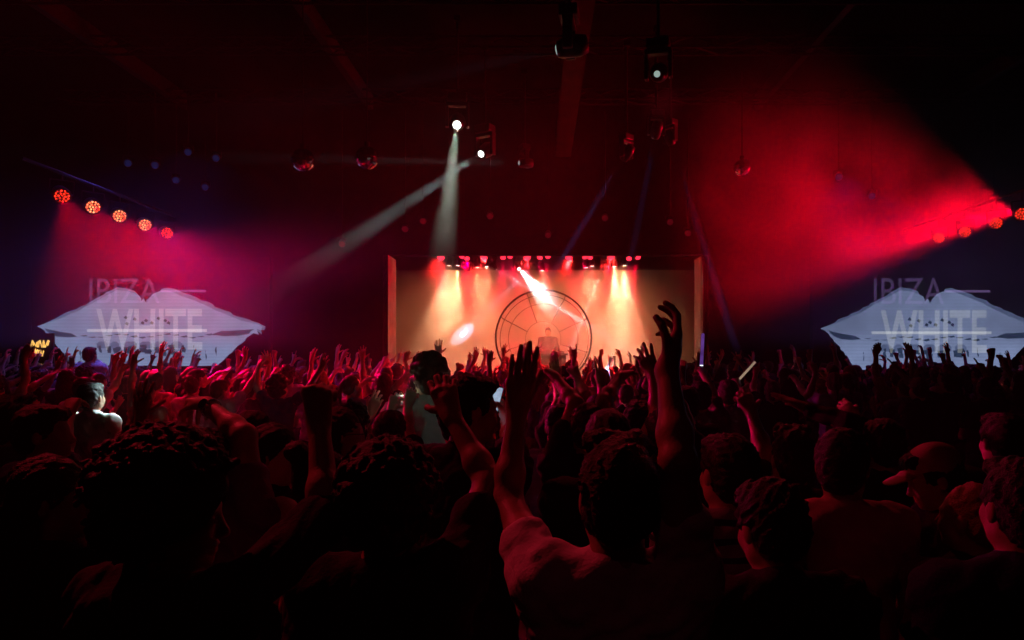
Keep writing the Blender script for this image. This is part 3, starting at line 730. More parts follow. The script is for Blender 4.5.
def body_mesh(P, vox, name='body', fr=1.0, face=True):
    f = Field(vox); add_torso(f, P); S = shoulders(P)
    f.cap((0, -.012, 1.44), hp(P, 0, -.008, 1.575), .060, .056, .03)
    # head
    R = np.array(head_mat(P), np.float32)
    f.ell(hp(P, 0, -.012, 1.668), (.076, .098, .092), R, .02); f.ell(hp(P, 0, .030, 1.625), (.061, .066, .088), R, .025)
    f.ell(hp(P, 0, .052, 1.568), (.040, .038, .034), R, .03); f.cap(hp(P, -.035, .02, 1.575), hp(P, .035, .02, 1.575), .034, .034, .03)
    if face:
        f.cap(hp(P, 0, .090, 1.650), hp(P, 0, .112, 1.612), .008, .012, .012); f.ell(hp(P, 0, .104, 1.606), (.017, .012, .009), R, .006)
        f.cap(hp(P, -.032, .082, 1.664), hp(P, .032, .082, 1.664), .010, .010, .012)
        for sd in (-1, 1):
            f.ell(hp(P, sd * .030, .097, 1.643), (.014, .010, .009), R, .010, True)
            f.ell(hp(P, sd * .030, .081, 1.643), (.013, .012, .011), R, .004)
            f.ell(hp(P, sd * .038, .068, 1.610), (.02, .02, .02), R, .03)
        f.ell(hp(P, 0, .094, 1.584), (.024, .011, .0075), R, .004); f.ell(hp(P, 0, .092, 1.571), (.021, .011, .0085), R, .004); f.ell(hp(P, 0, .106, 1.578), (.021, .008, .003), R, .003, True)
        f.ell(hp(P, 0, .083, 1.548), (.018, .014, .014), R, .015)
    for sd in (-1, 1):
        f.ell(hp(P, sd * .080, -.004, 1.635), (.010, .020, .032), R, .006)
    # arms
    for sd in (-1, 1):
        a = P['arms'][sd]; s, E, Wr = S[sd], V3(*a['E']), V3(*a['W'])
        f.ell(s, (.058, .060, .060), k=.05)
        f.cap(V3(sd * .11, 0, 1.33), s, .06, .05, .06)
        m = s + (E - s) * .45; f.cap(s, E, .051, .038, .035); f.cap(s + (E - s) * .2, m, .050, .050, .03)
        f.cap(E, Wr, .040, .0255, .02); fm = E + (Wr - E) * .28; f.ell(fm, (.040, .040, .040), k=.025)
        hand(f, Wr, a['d'], a['n'], a.get('t', sd), a.get('hand', 'relaxed'), fr, a.get('hs', 1.0))
    # legs
    for sd in (-1, 1):
        kx = P.get('stance', .10); hip = V3(sd * .09, 0, .90); kn = V3(sd * kx, .03, .49); an = V3(sd * (kx + .01), -.02, .085)
        f.cap(hip, kn, .088, .055, .04); f.cap(kn, an, .052, .036, .03); f.ell(kn + (an - kn) * .3 + V3(0, -.018, 0), (.054, .058, .10), k=.03)
        f.cap(an + V3(0, -.02, -.04), V3(sd * (kx + .03), .15, .035), .038, .03, .03)
    return f.mesh(name)

def shirt_mesh(P, vox, name='shirt', sleeve=.55, loose=.012, wob=(.006, 26, 1), long=False, tank=False):
    f = Field(vox); add_torso(f, P, .013, .05, loose, hem=1); S = shoulders(P)
    if not tank:
        for sd in (-1, 1):
            a = P['arms'][sd]; s, E, Wr = S[sd], V3(*a['E']), V3(*a['W'])
            f.ell(s, (.070, .072, .070), k=.05); f.cap(V3(sd * .11, 0, 1.31), s, .075, .062, .06)
            if long:
                f.cap(s, E, .066, .055, .03); f.cap(E, E + (Wr - E) * .88, .056, .038, .02)
            else:
                f.cap(s, s + (E - s) * sleeve, .066, .060, .03); f.cap(s + (E - s) * (sleeve - .06), s + (E - s) * sleeve, .064, .066, .015)
    f.cap((0, -.012, 1.46), (0, -.010, 1.497), .072, .068, .02)
    return f.mesh(name, wob)

def trousers_mesh(P, vox, name='trousers'):
    f = Field(vox); i = .014
    f.ell((0, -.01, .95), (.165 + i, .123 + i, .11), k=.04); f.ell((.075, -.05, .90), (.088 + i, .083 + i, .09), k=.03); f.ell((-.075, -.05, .90), (.088 + i, .083 + i, .09), k=.03)
    for sd in (-1, 1):
        kx = P.get('stance', .10); hip = V3(sd * .09, 0, .90); kn = V3(sd * kx, .03, .49); an = V3(sd * (kx + .01), -.02, .12)
        f.cap(hip, kn, .108, .088, .04); f.cap(kn, an, .088, .07, .03)
    return f.mesh(name, (.005, 22, 7))
def shoes_mesh(P, vox, name='shoe'):
    out = []
    for sd in (-1, 1):
        f = Field(vox); kx = P.get('stance', .10)
        f.cap(V3(sd * (kx + .01), -.05, .05), V3(sd * (kx + .03), .16, .042), .05, .042, .02); f.ell(V3(sd * (kx + .01), -.02, .09), (.05, .06, .05), k=.03)
        out.append(f.mesh(name))
    return out

def hair_mesh(P, vox, style, seed=1, name='hair', vol=1.0):
    f = Field(vox); R = np.array(head_mat(P), np.float32); rnd = random.Random(seed)
    H = lambda x, y, z: hp(P, x, y, z)
    wob = None
    if style == 'short':
        f.ell(H(0, -.022, 1.682), (.085, .100, .094), R, .02); f.ell(H(0, -.045, 1.63), (.078, .072, .085), R, .02); f.ell(H(0, .055, 1.735), (.06, .045, .03), R, .03)
        for sd in (-1, 1): f.ell(H(sd * .066, .012, 1.672), (.018, .035, .04), R, .02)
        wob = (.0055, 95, seed)
    elif style == 'quiff':
        f.ell(H(0, -.022, 1.688), (.088, .102, .096), R, .02); f.ell(H(0, -.045, 1.63), (.080, .074, .085), R, .02)
        for k in range(14): f.ell(H(rnd.uniform(-.055, .055), rnd.uniform(0, .08), 1.755 + rnd.uniform(-.005, .02)), (.026, .034, .024), R, .012)
        wob = (.007, 85, seed)
    elif style in ('curly', 'afro'):
        rr = (.098, .112, .105) if style == 'curly' else (.118, .128, .12)
        rr = [x * vol for x in rr]
        c0 = (0, -.03, 1.69)
        f.ell(H(*c0), [x * .97 for x in rr], R, .02); f.ell(H(0, -.055, 1.62), (.088 * vol, .078 * vol, .09), R, .02)
        n = 2600 if vox < .0065 else 220; cs = .0078 if vox < .0065 else .02
        for k in range(n):
            u = rnd.uniform(-1, 1); th = rnd.uniform(0, 2 * PI); q = math.sqrt(1 - u * u)
            x, y, z = q * math.cos(th), q * math.sin(th), u
            if y > .35 and z < .45: continue
            if z < -.75: continue
            e = rnd.uniform(.95, 1.12) + (.06 if rnd.random() < .08 else 0)
            low = 1.0 if z > -.2 else .88
            f.ell(H(c0[0] + x * rr[0] * e * low, c0[1] + y * rr[1] * e * low, c0[2] + z * rr[2] * e - (.03 if z < -.2 else 0)), [cs * rnd.uniform(.7, 1.25)] * 3, None, .006)
    elif style == 'long':
        f.ell(H(0, -.018, 1.682), (.088, .100, .096), R, .02)
        for k in range(26):
            a = PI + PI * (k / 25.0); a2 = a + rnd.uniform(-.06, .06)
            x, y = .082 * math.cos(a2), .080 * math.sin(a2) - .015
            p0 = H(x * .95, y * .95, 1.66); p1 = H(x * 1.12, y * 1.15, 1.55); p2 = V3(p1[0] * 1.15 + rnd.uniform(-.015, .015), p1[1] * 1.0 - .03, 1.36 + rnd.uniform(-.05, .05))
            r = rnd.uniform(.015, .022); f.cap(p0, p1, r, r, .012); f.cap(p1, p2, r, r * .5, .012)
        wob = (.004, 80, seed)
    elif style == 'bun':
        f.ell(H(0, -.022, 1.678), (.083, .098, .093), R, .02); f.ell(H(0, -.045, 1.63), (.075, .068, .075), R, .02)
        f.ell(H(0, -.10, 1.76), (.045, .042, .04), R, .015); wob = (.004, 90, seed)
    elif style == 'ponytail':
        f.ell(H(0, -.022, 1.678), (.083, .098, .093), R, .02); f.ell(H(0, -.045, 1.63), (.075, .068, .075), R, .02)
        f.cap(H(0, -.11, 1.70), H(0, -.165, 1.62), .022, .03, .02); f.cap(H(0, -.165, 1.62), H(0, -.15, 1.46), .03, .012, .02); wob = (.005, 90, seed)
    # the hair stays clear of the face
    if style in ('curly', 'afro', 'short', 'quiff'): f.ell(H(0, .115, 1.61), (.062, .05, .085), R, .01, True)
    return f.mesh(name, wob)

def cap_mesh(P, vox, name='cap'):
    f = Field(vox); R = np.array(head_mat(P), np.float32); H = lambda x, y, z: hp(P, x, y, z)
    f.ell(H(0, -.018, 1.70), (.092, .108, .085), R, .01); f.ell(H(0, -.018, 1.615), (.13, .15, .05), R, .01, True)
    f.cap(H(-.04, .10, 1.69), H(.04, .10, 1.69), .012, .012, .01); f.ell(H(0, .125, 1.682), (.065, .07, .010), R, .012)
    return f.mesh(name)
# ------------------------------------------------------------------ clothing materials: the colour is each object's own
def own_color(name, rough=.85, bump=.0, bscale=60, stripes=False, sheen=0, spec=.2):
    m = bpy.data.materials.new(name); m.use_nodes = True; n = m.node_tree; b = n.nodes['Principled BSDF']
    oi = n.nodes.new('ShaderNodeObjectInfo'); tc = n.nodes.new('ShaderNodeTexCoord')
    nz = n.nodes.new('ShaderNodeTexNoise'); nz.inputs['Scale'].default_value = 9; nz.inputs['Detail'].default_value = 4
    n.links.new(tc.outputs['Object'], nz.inputs['Vector'])
    mr = n.nodes.new('ShaderNodeMapRange'); mr.inputs[1].default_value = .3; mr.inputs[2].default_value = .7; mr.inputs[3].default_value = .85; mr.inputs[4].default_value = 1.12
    n.links.new(nz.outputs['Fac'], mr.inputs[0])
    mx = n.nodes.new('ShaderNodeMix'); mx.data_type = 'RGBA'; mx.blend_type = 'MULTIPLY'; mx.inputs[0].default_value = 1
    n.links.new(oi.outputs['Color'], mx.inputs[6]); n.links.new(mr.outputs[0], mx.inputs[7]); out = mx.outputs[2]
    if stripes:
        sp = n.nodes.new('ShaderNodeSeparateXYZ'); n.links.new(tc.outputs['Object'], sp.inputs[0])
        w = n.nodes.new('ShaderNodeMath'); w.operation = 'MULTIPLY'; w.inputs[1].default_value = 2 * PI / .055; n.links.new(sp.outputs[2], w.inputs[0])
        s_ = n.nodes.new('ShaderNodeMath'); s_.operation = 'SINE'; n.links.new(w.outputs[0], s_.inputs[0])
        g = n.nodes.new('ShaderNodeMath'); g.operation = 'GREATER_THAN'; g.inputs[1].default_value = .45; n.links.new(s_.outputs[0], g.inputs[0])
        m2 = n.nodes.new('ShaderNodeMix'); m2.data_type = 'RGBA'; n.links.new(g.outputs[0], m2.inputs[0]); n.links.new(out, m2.inputs[6]); m2.inputs[7].default_value = (.02, .02, .03, 1); out = m2.outputs[2]
    n.links.new(out, b.inputs['Base Color']); b.inputs['Roughness'].default_value = rough; b.inputs['Specular IOR Level'].default_value = spec
    if bump:
        n2 = n.nodes.new('ShaderNodeTexNoise'); n2.inputs['Scale'].default_value = bscale; n2.inputs['Detail'].default_value = 6
        bp = n.nodes.new('ShaderNodeBump'); bp.inputs['Strength'].default_value = bump; bp.inputs['Distance'].default_value = .01
        n.links.new(tc.outputs['Object'], n2.inputs['Vector']); n.links.new(n2.outputs['Fac'], bp.inputs['Height']); n.links.new(bp.outputs['Normal'], b.inputs['Normal'])
    return m
MS_SKIN = own_color('skin', .5, .15, 140, spec=.45); MS_SHIRT = own_color('shirt_cloth', .9, .35, 90); MS_STRIPE = own_color('striped_cloth', .9, .35, 90, stripes=True)
MS_HAIR = own_color('hair_strands', .55, .8, 180, spec=.4); MS_TROUS = own_color('trouser_cloth', .9, .3, 60)
MS_EYE = mat('eye_white', (.8, .78, .75), .2, spec=.6)
SKINS = [(.52, .32, .22), (.42, .25, .17), (.60, .40, .29), (.32, .18, .11), (.47, .29, .2)]
HAIRS = {'black': (.012, .009, .008), 'dark brown': (.03, .016, .010), 'brown': (.07, .035, .018), 'blond': (.42, .27, .12)}
SHIRTS = {'black': (.015, .015, .018), 'white': (.75, .74, .72), 'grey': (.25, .25, .26), 'navy': (.02, .03, .09), 'red': (.45, .04, .04), 'pale blue': (.35, .45, .6), 'pale green': (.42, .6, .52), 'violet': (.30, .16, .36), 'pink': (.65, .3, .35), 'dark': (.035, .03, .04)}
CROWD_GROUP = 'dancers in the crowd on the club floor'

def rest_arm(sd, v=0):
    E = (sd * (.235 + .01 * v), .0, 1.15); W = (sd * (.17 - .03 * v), .17 + .03 * v, 1.0 + .1 * v)
    return dict(E=E, W=W, d=(-sd * .3, .8, .1), n=(-sd, 0, -.2), hand='relaxed')

def make_person(P, vox, style='short', shirt='black', sleeve=.55, long=False, tank=False, hair='black', skin=0, stripes=False, eyes=False, cap=None, vol=1.0, fr=1.0, loose=.012, hvox=None, trous=None, wob=None, seed=1):
    t = empty('person')
    for sd in (-1, 1):
        if P['arms'].get(sd) is None: P['arms'][sd] = rest_arm(sd)
    def part(name, me, m, c):
        o = link(name, me, m, t); o.color = (*c, 1); return o
    b = part('body', body_mesh(P, vox, fr=fr), MS_SKIN, SKINS[skin])
    part('tank_top' if tank else 'shirt', shirt_mesh(P, vox * 1.15, sleeve=sleeve, loose=loose, long=long, tank=tank, wob=wob or (.006, 26, seed)), MS_STRIPE if stripes else MS_SHIRT, SHIRTS[shirt])
    part('trousers', trousers_mesh(P, max(vox * 1.6, .014)), MS_TROUS, trous or (.03, .035, .06))
    for me in shoes_mesh(P, .014): part('shoe', me, MS_TROUS, (.1, .1, .1))
    if cap: part('cap', cap_mesh(P, vox), MS_SHIRT, cap); part('hair', hair_mesh(P, hvox or vox, 'short', seed, vol=.9), MS_HAIR, HAIRS[hair])
    else: part('hair', hair_mesh(P, hvox or vox, style, seed, vol=vol), MS_HAIR, HAIRS[hair])
    if eyes:
        R3 = head_mat(P)
        for sd in (-1, 1):
            bm = bmesh.new(); bmesh.ops.create_uvsphere(bm, u_segments=14, v_segments=10, radius=.0125)
            o = bm_obj('eye', bm, MS_EYE, t, loc=tuple(hp(P, sd * .030, .0815, 1.643)), smooth=True); o.rotation_euler = (R3 @ Euler((-PI / 2, 0, 0)).to_matrix()).to_euler()
            bm = bmesh.new(); bmesh.ops.create_circle(bm, cap_ends=True, segments=14, radius=.0058, matrix=Matrix.Translation((0, 0, .0122)))
            bm_obj('pupil', bm, mat('pupil', (.01, .008, .006), .15), o)
    return t

HERO_XY = []
def hero(label, hx, top, D, yaw=0, arms=None, group=None, tall=1.785, **kw):
    """a person drawn one by one. hx, top: pixel of the head's middle and of the hair's top, D distance; arms: {side: (elbow px, wrist px, tip px, near flags, palm, hand)}"""
    root = at(hx, top, D); s = root.z / tall; root.z = 0
    head = kw.pop('head', (0, 0, 0)); P = dict(arms={}, head=head, build=kw.pop('build', 1.0))
    Rz = Matrix.Rotation(math.radians(-yaw), 3, 'Z'); Ri = Rz.inverted(); C = Vector((0, 0, CAMZ))
    loc = lambda w: (Ri @ (w - root)) / s
    def solve(S, px, L, near):       # the point on the pixel's line of sight at length L from S, all in body units
        o = loc(C); d = (loc(at(px[0], px[1], 1.0)) - o).normalized(); tm = (S - o) @ d; h2 = (S - o).length_squared - tm * tm
        r = math.sqrt(max(0, L * L - h2)) if h2 < L * L else 0
        p = o + d * (tm - r if near else tm + r)
        if h2 > L * L * 1.25: p = S + (p - S) * (L * 1.12 / (p - S).length)
        return p
    for sd, a in (arms or {}).items():
        E_, W_, T_, nf, palm, hk = a
        S = Vector((sd * .165, .005, 1.46)); E = solve(S, E_, .29, nf[0]); Wr = solve(E, W_, .255, nf[1]); T = solve(Wr, T_, .17, nf[2])
        P['arms'][sd] = dict(E=tuple(E), W=tuple(Wr), d=tuple(T - Wr), n=tuple(Ri @ Vector(palm)), hand=hk)
    t = make_person(P, **kw); t.location = root; t.rotation_euler = (0, 0, math.radians(-yaw)); t.scale = (s,) * 3
    tag(t, label, 'person', group or CROWD_GROUP); HERO_XY.append((root.x, root.y, D))
    t['_s'] = s
    return t, P
def world_of(t, v):
    return Vector(t.location) + Matrix.Rotation(t.rotation_euler[2], 3, 'Z') @ (Vector(v) * t.scale[0])

FWD = (0, 1, .1); NR = (1, 1, 1); FR = (0, 0, 0)
# --- the front dancers
cl, clP = hero('person with a big curly mop turned in profile, fist raised from a wide sleeve', 163, 449, 1.5, 22, {1: ((326, 518), (319, 424), (316, 350), (0, 0, 0), (.2, 1, .1), 'fist')}, head=(55, -8, 0),
     vox=.0055, style='afro', vol=1.10, shirt='dark', hair='black', skin=0, eyes=True, loose=.03, sleeve=.93, wob=(.008, 24, 3), seed=4)
ca, caP = hero('person with round curly hair seen from behind, clawed hand raised beside the pale green shirt', 390, 449, 1.7, 0, {1: ((489, 482), (451, 415), (437, 366), (0, 0, 0), FWD, 'claw')}, head=(0, 0, 0),
     vox=.0055, style='afro', vol=.97, shirt='dark', hair='black', skin=1, sleeve=.6, loose=.02, seed=9)
cb, cbP = hero('person in light T-shirt under the ring, both arms raised high, hair cropped at the neck', 617, 438, 1.6, 0, {-1: ((507, 500), (517, 410), (525, 347), (0, 0, 0), (0, 1, .1), 'flat'), 1: ((678, 462), (667, 368), (685, 312), (1, 0, 0), (-1, .25, .1), 'relaxed')},
     head=(0, 2, 0), vox=.0055, style='quiff', hair='dark brown', shirt='white', skin=1, seed=5, sleeve=.42, loose=.02, build=1.02)
cd, cdP = hero('person in plain dark T-shirt, short hair, head bowed a little, arms down', 780, 475, 1.75, 4, None, head=(-22, -12, -3), vox=.0055, style='short', shirt='dark', hair='black', skin=1, seed=6, sleeve=.6, loose=.02)
hero('dark haired person in profile at the picture edge, half closed hand at chest', 48, 452, 1.95, 20, {1: ((95, 590), (38, 572), (50, 534), (0, 1, 0), (-.3, -.5, .5), 'claw')}, head=(52, -4, 0), vox=.006, style='long', shirt='black', skin=1, eyes=True, seed=7)
hero('person in a striped shirt with short dark hair, standing behind the raised arm', 728, 430, 2.2, -8, None, head=(-10, 0, 0), vox=.007, style='short', shirt='grey', stripes=True, skin=2, seed=8, sleeve=.6)
hero('dark haired person behind the bowed head, one loose hand lifted', 792, 427, 2.8, 0, {-1: ((764, 452), (751, 412), (738, 384), (0, 0, 0), FWD, 'claw')}, vox=.007, style='quiff', shirt='black', skin=1, seed=10)
hero('person with thick dark hair and pink shirt, ear catching red light', 842, 425, 2.35, 6, None, head=(24, 0, 0), vox=.007, style='short', shirt='pink', skin=2, seed=12, vol=1.0)
hero('person stretching one dark arm flat over the heads towards the light sticks', 884, 416, 3.1, 0, {-1: ((850, 424), (806, 408), (775, 395), (0, 0, 0), (-.2, .3, -1), 'flat')}, vox=.008, style='short', shirt='black', skin=1, seed=13, long=True)
hero('person in a pale peaked cap facing away from the cut off screen edge', 948, 441, 2.6, -78, None, head=(0, -22, 0), vox=.007, shirt='black', cap=(.55, .42, .28), skin=2, seed=15)
hero('shorter person with light ponytail in the dark corner of the crowd', 971, 478, 2.15, -15, None, head=(-18, 0, 0), vox=.007, style='ponytail', hair='blond', shirt='black', skin=0, seed=16)
hero('broad dark shirted person at the dark lower corner, shoulder faintly lit', 1022, 452, 1.7, 0, None, vox=.007, style='short', shirt='navy', skin=1, seed=17, build=1.08)
hero('tall dark haired person reaching a long sleeved arm slanting up towards the screen tip', 1003, 410, 3.0, 0, {-1: ((905, 458), (853, 416), (834, 398), (0, 0, 0), FWD, 'relaxed')}, vox=.008, style='short', shirt='black', skin=1, seed=18, long=True)
# --- second line, the mouth screen side
hero('person in profile with one open hand thrown up, fingers spread under the mouth screen', 172, 419, 3.0, 15, {-1: ((126, 474), (143, 412), (142, 362), (0, 0, 0), FWD, 'open')}, head=(55, 4, 0), vox=.0065, style='short', shirt='dark', skin=0, eyes=True, seed=21)
hero('person with a wristband arm raised, hand hanging over, below the yellow sign', 44, 402, 3.0, 20, {1: ((63, 455), (68, 414), (80, 388), (0, 0, 0), FWD, 'bent')}, head=(50, 0, 0), vox=.007, style='short', shirt='navy', skin=2, seed=22)
hero('person at the picture edge with one bent wrist below the yellow sign', 8, 396, 3.4, 10, {1: ((30, 448), (27, 411), (46, 402), (0, 0, 0), (0, .2, -1), 'bent')}, vox=.008, style='quiff', shirt='grey', skin=1, seed=23)
wt, wtP = hero('person in violet T-shirt, bent arm with a shiny watch and drooping hand', 203, 425, 2.2, 0, {1: ((244, 436), (207, 405), (190, 398), (0, 0, 0), (-.2, .2, -1), 'bent')}, vox=.0065, style='short', shirt='violet', skin=2, seed=24, sleeve=.5)
hero('woman with long dark hair and lit face turned from the stage, black strap top', 275, 421, 2.7, 62, None, head=(35, 0, 0), vox=.006, style='long', shirt='black', tank=True, skin=2, eyes=True, seed=25)
hero('woman with long hair close behind the lit faced woman, chin raised', 258, 408, 3.4, 40, None, head=(30, 4, 0), vox=.008, style='long', hair='dark brown', shirt='red', tank=True, skin=0, seed=26)
gl, glP = hero('long haired person in glasses looking along the crowd beside the raised fist', 342, 405, 3.2, 50, None, head=(30, 0, 0), vox=.0065, style='long', hair='dark brown', shirt='grey', skin=2, eyes=True, seed=27)
hero('person in profile tucked behind the raised fist arm, hair tied back', 326, 444, 2.3, 40, None, head=(38, 0, 0), vox=.007, style='bun', hair='dark brown', shirt='dark', skin=0, eyes=True, seed=28)
hero('person with one red lit arm stretched up, open palm near the stage reveal', 352, 405, 4.1, 0, {1: ((350, 452), (374, 408), (386, 376), (0, 0, 0), FWD, 'relaxed')}, vox=.008, style='curly', shirt='dark', skin=2, seed=29)
hero('person with two hands lifted loosely beside the pale green shirt', 390, 408, 3.6, 5, {1: ((407, 430), (408, 404), (415, 384), (0, 0, 0), FWD, 'claw'), -1: ((382, 436), (392, 408), (400, 388), (0, 0, 0), FWD, 'claw')}, vox=.008, style='short', shirt='black', skin=2, seed=30)
ph, phP = hero('tall short haired person in black holding up a phone below the ring', 467, 371, 2.65, 25, {1: ((512, 440), (506, 418), (502, 398), (0, 0, 0), (-.7, .6, .1), 'grip')}, head=(38, -4, 0), vox=.006, style='short', shirt='black', skin=0, eyes=True, seed=31)
hero('person in violet shirt half hidden by the clawed hand', 459, 394, 3.3, 0, None, vox=.008, style='short', shirt='violet', skin=1, seed=32, sleeve=.55)
hero('tall bushy haired person in loose pale green shirt rising above the dancers', 429, 353, 4.4, -10, None, head=(-10, -8, 0), vox=.008, style='curly', vol=.85, hair='brown', shirt='pale green', skin=0, seed=33, loose=.045, build=1.12)
hero('person in pale cream shirt caught by the slanting white beam', 92, 381, 5.7, 10, None, vox=.009, style='short', shirt='white', skin=1, seed=46)
# --- middle, below the ring
hero('person with both arms making a V under the ring, wrists bent over', 587, 400, 3.3, 0, {-1: ((576, 402), (556, 378), (544, 366), (0, 0, 0), (-.4, .3, -.8), 'bent'), 1: ((603, 398), (620, 377), (636, 369), (0, 0, 0), (.4, .3, -.8), 'claw')}, vox=.0065, style='short', shirt='black', skin=1, seed=34)
hero('person holding up two fingers against the orange stage glow', 598, 393, 4.25, 0, {1: ((603, 410), (601, 385), (602, 357), (0, 0, 0), FWD, 'peace')}, vox=.0065, style='short', shirt='dark', skin=1, seed=35)
hero('short haired person under the ring with dark round head and low shoulders', 560, 402, 3.75, 0, None, vox=.008, style='short', shirt='pale blue', skin=1, seed=36)
hero('person with cropped dark head close behind the light T-shirt dancer', 608, 406, 2.6, 0, None, vox=.007, style='short', shirt='black', skin=1, seed=37)
hero('person whose head shows between the cropped head and the raised arm', 638, 402, 3.75, 10, None, vox=.008, style='quiff', shirt='grey', skin=1, seed=38)
hero('person spreading one clawed hand wide just before the tallest raised arm', 664, 404, 3.0, 0, {-1: ((659, 417), (653, 374), (641, 347), (0, 0, 0), FWD, 'open'), 1: ((684, 420), (668, 378), (659, 354), (0, 0, 0), FWD, 'horns')}, vox=.0065, style='short', shirt='dark', skin=1, seed=39)
hero('person with one hand curled up under the ring centre', 570, 388, 4.6, 0, {1: ((585, 395), (577, 377), (569, 362), (0, 0, 0), FWD, 'claw'), -1: ((560, 398), (556, 380), (553, 360), (0, 0, 0), FWD, 'flat')}, vox=.008, style='short', shirt='black', skin=1, seed=40)
st, stP = hero('person lifting a violet light stick upright beside the stage reveal', 700, 380, 5.4, 0, {1: ((712, 392), (703, 374), (703, 364), (0, 0, 0), FWD, 'grip')}, vox=.008, style='short', shirt='grey', skin=1, seed=42)
rs, rsP = hero('person lifting a short red light stick behind the tallest raised arm', 686, 384, 4.6, 0, {-1: ((680, 395), (682, 368), (680, 356), (0, 0, 0), FWD, 'grip')}, vox=.008, style='short', shirt='black', skin=1, seed=43)
ws, wsP = hero('person waving a pale slanting stick against the red smoke', 728, 378, 6.0, 0, {1: ((744, 398), (737, 385), (741, 379), (0, 0, 0), FWD, 'grip')}, vox=.008, style='short', shirt='grey', skin=2, seed=44)
pl, plP = hero('person raised above the others as a dark shape before the mouth screen', 90, 346, 12, 0, {1: ((97, 362), (93, 371), (88, 376), (0, 0, 0), FWD, 'relaxed'), -1: ((80, 364), (84, 371), (89, 374), (0, 0, 0), FWD, 'relaxed')}, vox=.008, style='short', shirt='white', skin=1, seed=45)

# things in hands
E_PH = emis('phone_screen', (.6, .75, 1.0), .55, .3, 30); E_VIO = emis('stick_violet', (.35, .12, .75), .26, .6, 9); E_TIP = emis('stick_tip', (.8, .85, 1.0), 1.6, .1)
E_RST = emis('stick_red', (.9, .05, .12), .5, .3, 12); E_PALE = emis('stick_pale', (.75, .5, .35), .4, .2, 10)
def hand_point(t, P, sd, k=.085):
    a = P['arms'][sd]; d = nrm(V3(*a['d'])); n = V3(*a['n']); n = nrm(n - d * (n @ d)); return world_of(t, V3(*a['W']) + d * k + n * .03)
def phone(c, aim, up, label, s=1.0):
    t = empty('phone', c); tag(t, label, 'phone')
    z = Vector(aim).normalized(); x = Vector(up).cross(z).normalized(); y = z.cross(x)
    M = Matrix((x, y, z)).transposed().to_4x4()
    bm = bmesh.new(); box(bm, (0, 0, 0), (.072 * s, .148 * s, .009), M, bev=.004); bm_obj('phone_body', bm, M_FIX, t)
    bm = bmesh.new(); box(bm, (0, 0, .005), (.066 * s, .138 * s, .0015), M); bm_obj('phone_display', bm, E_PH, t)
    bm = bmesh.new()
    for (u, v) in ((-.02, .055), (-.02, .035)): tube(bm, M @ Vector((u, v, -.0045)), M @ Vector((u, v, -.008)), .007, seg=12)
    bm_obj('phone_camera', bm, M_GLASS_DARK, t)
pc = hand_point(ph, phP, 1) + Vector((-.02, -.035, .045))
phone(pc, Vector((.1, -1, .25)), (.25, .1, 1), 'lit phone held by the tall person in black, screen towards the camera')
def stick(p, q, r, m, label, tip=True):
    p, q = Vector(p), Vector(q); t = empty('light_stick', p); tag(t, label, 'light stick', 'light sticks held in the crowd'); v = q - p
    bm = bmesh.new(); tube(bm, v * .12, v * .96, r, seg=12); bm_obj('glowing_tube', bm, m, t)
    bm = bmesh.new(); tube(bm, v * -.12, v * .14, r * 1.1, seg=12); bm_obj('handle', bm, M_FIX, t)
    if tip:
        bm = bmesh.new(); bmesh.ops.create_uvsphere(bm, u_segments=10, v_segments=8, radius=r * 1.1, matrix=Matrix.Translation(v * .15)); bm_obj('bright_tip', bm, E_TIP, t)
p = hand_point(st, stP, 1); stick(p, at(703, 332, p.y), .014, E_VIO, 'upright violet light stick beside the stage reveal')
p = hand_point(rs, rsP, -1); stick(p, at(673, 335, p.y), .018, E_RST, 'short red light stick leaning behind the tallest raised arm', False)
p = hand_point(ws, wsP, 1); stick(p, at(756, 361, p.y), .011, E_PALE, 'pale light stick slanting before the red smoke', False)
# watch and wristband, glasses
def band(t, P, sd, m, name, label, cat, face=False, k=.03, r=.0285):
    a = P['arms'][sd]; W, E = V3(*a['W']), V3(*a['E']); d = nrm(E - W); c = world_of(t, W + d * k)
    dw = (world_of(t, W + d) - world_of(t, W)).normalized(); A = align(dw)
    o = empty(name, c); tag(o, label, cat); bm = bmesh.new(); torus(bm, r + .003, .004, 32, 6, A @ Matrix.Diagonal((1, 1, 2.2, 1))); bm_obj('strap', bm, m, o, smooth=True)
    if face:
        u = A.to_3x3() @ Vector((1, 0, 0)); u = Vector((0, -1, .3)) - dw * (Vector((0, -1, .3)) @ dw); u.normalize()
        bm = bmesh.new(); tube(bm, u * (r - .002), u * (r + .012), .019, seg=20); bm_obj('watch_case', bm, mat('watch_steel', (.8, .8, .8), .15, metal=1), o)
band(wt, wtP, 1, mat('watch_steel', (.8, .8, .8), .15, metal=1), 'wrist_watch', 'shiny watch on the bent arm with drooping hand', 'watch', True)
def glasses(t, P, label):
    o = empty('glasses', t.location); o.rotation_euler = t.rotation_euler; o.scale = t.scale; tag(o, label, 'glasses')
    R = head_mat(P).to_4x4(); bm = bmesh.new()
    for sd in (-1, 1):
        c = Vector(hp(P, sd * .033, .112, 1.645)); torus(bm, .024, .0022, 28, 6, Matrix.Translation(c) @ R @ Matrix.Rotation(PI / 2, 4, 'X'))
        tube(bm, hp(P, sd * .057, .110, 1.65), hp(P, sd * .083, .005, 1.65), .002, seg=6)
    tube(bm, hp(P, -.010, .112, 1.65), hp(P, .010, .112, 1.65), .002, seg=6); bm_obj('glasses_frame', bm, M_FIX, o)
glasses(gl, glP, 'thin framed glasses on the long haired face beside the raised fist')
